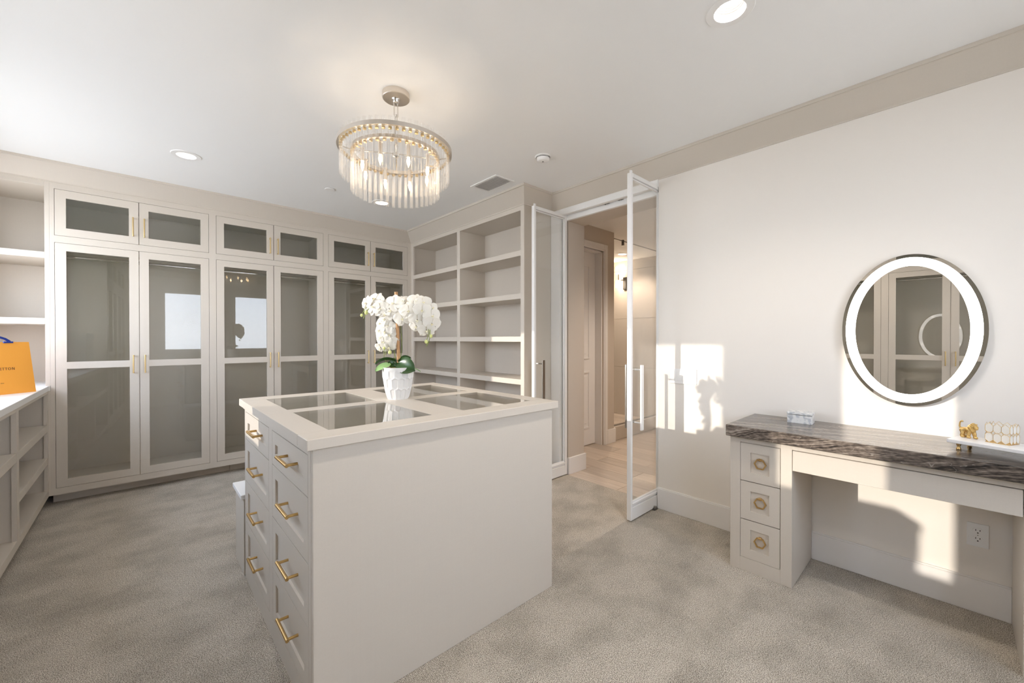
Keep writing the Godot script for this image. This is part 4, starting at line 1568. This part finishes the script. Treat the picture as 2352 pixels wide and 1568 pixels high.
func orchid() -> void:
	var base := Vector3(0.977, 0.923, -1.943)
	var o := thing("potted_orchid", "white phalaenopsis orchid in a white faceted ceramic pot on the island", "potted plant", base)
	var R := Vector3(0.738, 0, 0.675)          # to the right in the photo
	var T := Vector3(-0.675, 0, 0.738)         # towards the photographer
	# pixel-free layout: (a to the right, b up from the counter, c towards the viewer), metres
	var P := func(a: float, b2: float, c: float) -> Vector3: return (R * a + Vector3.UP * b2 + T * c) * 1.02
	# pot with dimpled honeycomb relief
	var pm := mb()
	pm.sheet(func(u: float, v: float) -> Vector3:
		var th := v * TAU
		var y := u * 0.162
		var r := lerpf(0.050, 0.0775, pow(sin(clampf(u * 1.02, 0, 1) * PI * 0.5), 0.8))
		var rows := u * 3.0
		var row := floorf(rows)
		var cx := v * 14.0 + (0.5 if int(row) % 2 else 0.0)
		var dx := absf(fposmod(cx, 1.0) - 0.5) * 2.0
		var dy := absf(rows - row - 0.5) * 2.0
		var e := maxf(dx, dx * 0.5 + dy * 0.62)
		var edge := smoothstep(0.70, 0.97, e)
		r += (-0.0028 + 0.0042 * edge) * smoothstep(0.0, 0.06, u) * (1.0 - smoothstep(0.86, 0.94, u))
		return Vector3(cos(th) * r, y, sin(th) * r), 60, 192)
	part(pm, "pot", M.pot, o)
	part(mb().lathe([Vector2(0.0, 0.0), Vector2(0.050, 0.0)], 40, false).lathe([Vector2(0.0765, 0.161), Vector2(0.078, 0.163), Vector2(0.072, 0.163), Vector2(0.070, 0.14), Vector2(0.0, 0.14)], 40, false), "pot_rim", M.pot, o)
	part(mb().lathe([Vector2(0.071, 0.146), Vector2(0.05, 0.158), Vector2(0.02, 0.162), Vector2(0.0, 0.163)], 24), "moss", M.moss, o)
	part(mb().tube([P.call(0.004, 0.14, 0), P.call(0.0, 0.30, 0.0), P.call(-0.009, 0.540, 0)], 0.0088, 12), "stake", M.stake, o)
	# stems
	var s1 := [P.call(0.006, 0.15, -0.012), P.call(0.016, 0.27, -0.014), P.call(0.010, 0.38, -0.012), P.call(0.03, 0.45, 0.02), P.call(0.09, 0.475, 0.03), P.call(0.14, 0.455, 0.035), P.call(0.165, 0.40, 0.035), P.call(0.168, 0.31, 0.03), P.call(0.15, 0.265, 0.03)]
	var s2 := [P.call(-0.004, 0.15, -0.014), P.call(-0.006, 0.29, -0.014), P.call(-0.008, 0.42, 0.0), P.call(-0.04, 0.46, 0.028), P.call(-0.10, 0.475, 0.02), P.call(-0.15, 0.45, 0.01), P.call(-0.175, 0.405, 0.0)]
	var s3 := [P.call(-0.01, 0.15, -0.01), P.call(-0.03, 0.30, -0.01), P.call(-0.045, 0.36, -0.005), P.call(-0.06, 0.30, 0.0), P.call(-0.062, 0.22, 0.0)]
	for s in [s1, s2, s3]:
		var cv := Curve3D.new()
		for i in s.size():
			var tn: Vector3 = (s[mini(i + 1, s.size() - 1)] - s[maxi(i - 1, 0)]) * 0.16
			cv.add_point(s[i], -tn, tn)
		var pts: Array = []
		for p in cv.tessellate(3, 6):
			pts.append(p)
		part(mb().tube(pts, 0.0018, 6), "stem", M.stem, o)
	# flowers: right, up, toward, facing right, facing up, size, roll
	var fl := [
		[-0.157, 0.482, 0.005, -0.7, 0.1, 0.074, 0.2], [-0.110, 0.500, 0.012, -0.3, 0.5, 0.080, -0.3], [-0.117, 0.462, 0.020, -0.35, 0.1, 0.078, 0.4],
		[-0.078, 0.452, 0.030, -0.1, -0.1, 0.080, 0.1], [-0.055, 0.425, 0.025, -0.2, -0.3, 0.078, -0.4], [-0.012, 0.478, 0.032, -0.15, 0.25, 0.092, 0.0],
		[0.034, 0.488, 0.022, 0.2, 0.5, 0.070, 0.3], [-0.026, 0.442, 0.034, -0.1, -0.1, 0.066, 0.5], [0.067, 0.440, 0.044, 0.05, 0.0, 0.086, 0.1],
		[0.098, 0.490, 0.026, 0.2, 0.35, 0.078, -0.2], [0.136, 0.482, 0.030, 0.35, 0.3, 0.076, 0.2], [0.133, 0.442, 0.046, 0.2, 0.0, 0.080, -0.1],
		[0.034, 0.404, 0.036, 0.0, -0.3, 0.082, 0.3], [0.108, 0.396, 0.040, 0.1, -0.4, 0.080, 0.0], [0.180, 0.416, 0.034, 0.55, 0.0, 0.078, 0.3],
		[0.178, 0.378, 0.036, 0.45, -0.3, 0.080, -0.2], [0.102, 0.366, 0.034, -0.2, -0.5, 0.066, 0.2], [0.152, 0.345, 0.034, 0.2, -0.5, 0.076, 0.1],
		[0.178, 0.456, 0.020, 0.7, 0.2, 0.056, 0.4],
		[-0.066, 0.398, 0.000, -0.2, 0.2, 0.062, 0.0], [-0.090, 0.380, -0.005, -0.7, 0.1, 0.064, 0.2], [-0.048, 0.368, 0.008, 0.0, 0.0, 0.066, -0.3],
		[-0.092, 0.344, 0.000, -0.7, 0.0, 0.066, 0.3], [-0.060, 0.338, 0.014, -0.1, -0.1, 0.070, 0.1], [-0.082, 0.312, 0.008, -0.5, -0.2, 0.066, -0.2],
		[-0.040, 0.322, 0.010, 0.1, 0.0, 0.066, 0.4], [-0.066, 0.288, 0.014, -0.2, -0.3, 0.070, 0.0], [-0.036, 0.288, 0.012, 0.1, -0.3, 0.070, -0.2],
		[-0.083, 0.258, 0.010, -0.4, -0.6, 0.062, 0.1], [-0.040, 0.262, 0.016, 0.0, -0.6, 0.062, 0.3],
	]
	for f in fl:
		flower(o, P.call(f[0], f[1], f[2]), T + R * f[3] + Vector3.UP * f[4], f[5] * 1.16, f[6])
	# buds
	for b2 in [[-0.184, 0.422, 0.0, 0.0068], [-0.158, 0.436, 0.006, 0.0095], [0.174, 0.316, 0.03, 0.0078], [0.150, 0.288, 0.03, 0.0085], [-0.064, 0.256, 0.02, 0.0065], [-0.035, 0.235, 0.02, 0.0090]]:
		var r: float = b2[3]
		var m := mb()
		var pr: Array = []
		for i in 9:
			var t := PI * i / 8.0 - PI / 2
			pr.append(Vector2(maxf(cos(t) * r, 0.0), sin(t) * r * 1.25))
		m.lathe(pr, 12)
		var c: Vector3 = P.call(b2[0], b2[1], b2[2])
		part(m, "bud", M.bud, o, at(c.x, c.y, c.z))
	part(mb().tube([P.call(0.150, 0.288, 0.03), P.call(0.163, 0.33, 0.032), P.call(0.160, 0.375, 0.04)], 0.0016, 5), "bud_stalk", M.stem, o)
	part(mb().tube([P.call(-0.064, 0.256, 0.02), P.call(-0.066, 0.21, 0.016), P.call(-0.05, 0.17, 0.01)], 0.0016, 5), "bud_stalk", M.stem, o)
	part(mb().tube([P.call(-0.184, 0.422, 0.0), P.call(-0.165, 0.455, 0.004), P.call(-0.15, 0.47, 0.006)], 0.0015, 5), "bud_stalk", M.stem, o)
	# leaves: base, tip, width, side direction, droop
	leaf_blade(o, P.call(0.004, 0.186, 0.02), P.call(0.098, 0.146, 0.06), 0.088, R * 0.45 + Vector3.UP * 0.85 - T * 0.25, 0.012, M.leaf)
	leaf_blade(o, P.call(0.004, 0.178, 0.0), P.call(0.058, 0.205, -0.03), 0.040, T * 0.8 + Vector3.UP * 0.4, 0.018, M.leaf)
	leaf_blade(o, P.call(-0.010, 0.195, 0.0), P.call(-0.108, 0.178, 0.02), 0.050, T + Vector3.UP * 0.25, 0.014, M.leaf)
	leaf_blade(o, P.call(-0.030, 0.175, 0.02), P.call(-0.100, 0.142, 0.045), 0.042, T * 0.7 - Vector3.UP * 0.7, 0.010, M.leafpale)
	leaf_blade(o, P.call(-0.006, 0.165, 0.01), P.call(-0.044, 0.186, 0.02), 0.042, R * 0.3 + Vector3.UP * 0.9, 0.01, M.leaf)
	leaf_blade(o, P.call(0.05, 0.16, -0.02), P.call(0.108, 0.135, -0.03), 0.012, T, 0.004, M.leafpale)


func leaf_blade(o: Node, a: Vector3, b: Vector3, width: float, side_: Vector3, bow: float, mm: Material) -> void:
	var d := (b - a)
	var s := (side_ - d.normalized() * side_.dot(d.normalized())).normalized()
	var nn := d.normalized().cross(s)
	if nn.y < 0:
		nn = -nn
	var m := mb()
	for lay in [0.0, -0.0016]:
		m.sheet(func(u: float, v: float) -> Vector3:
			var w := width * 0.5 * pow(maxf(sin(PI * pow(u, 0.9) * 0.985 + 0.02), 0.0), 0.5)
			var q := (v - 0.5) * 2.0
			return a + d * u + s * q * w + nn * (bow * sin(PI * u) + width * 0.16 * q * q - width * 0.08 + lay * (1.0 - absf(q))), 14, 8)
	part(m, "leaf", mm, o)
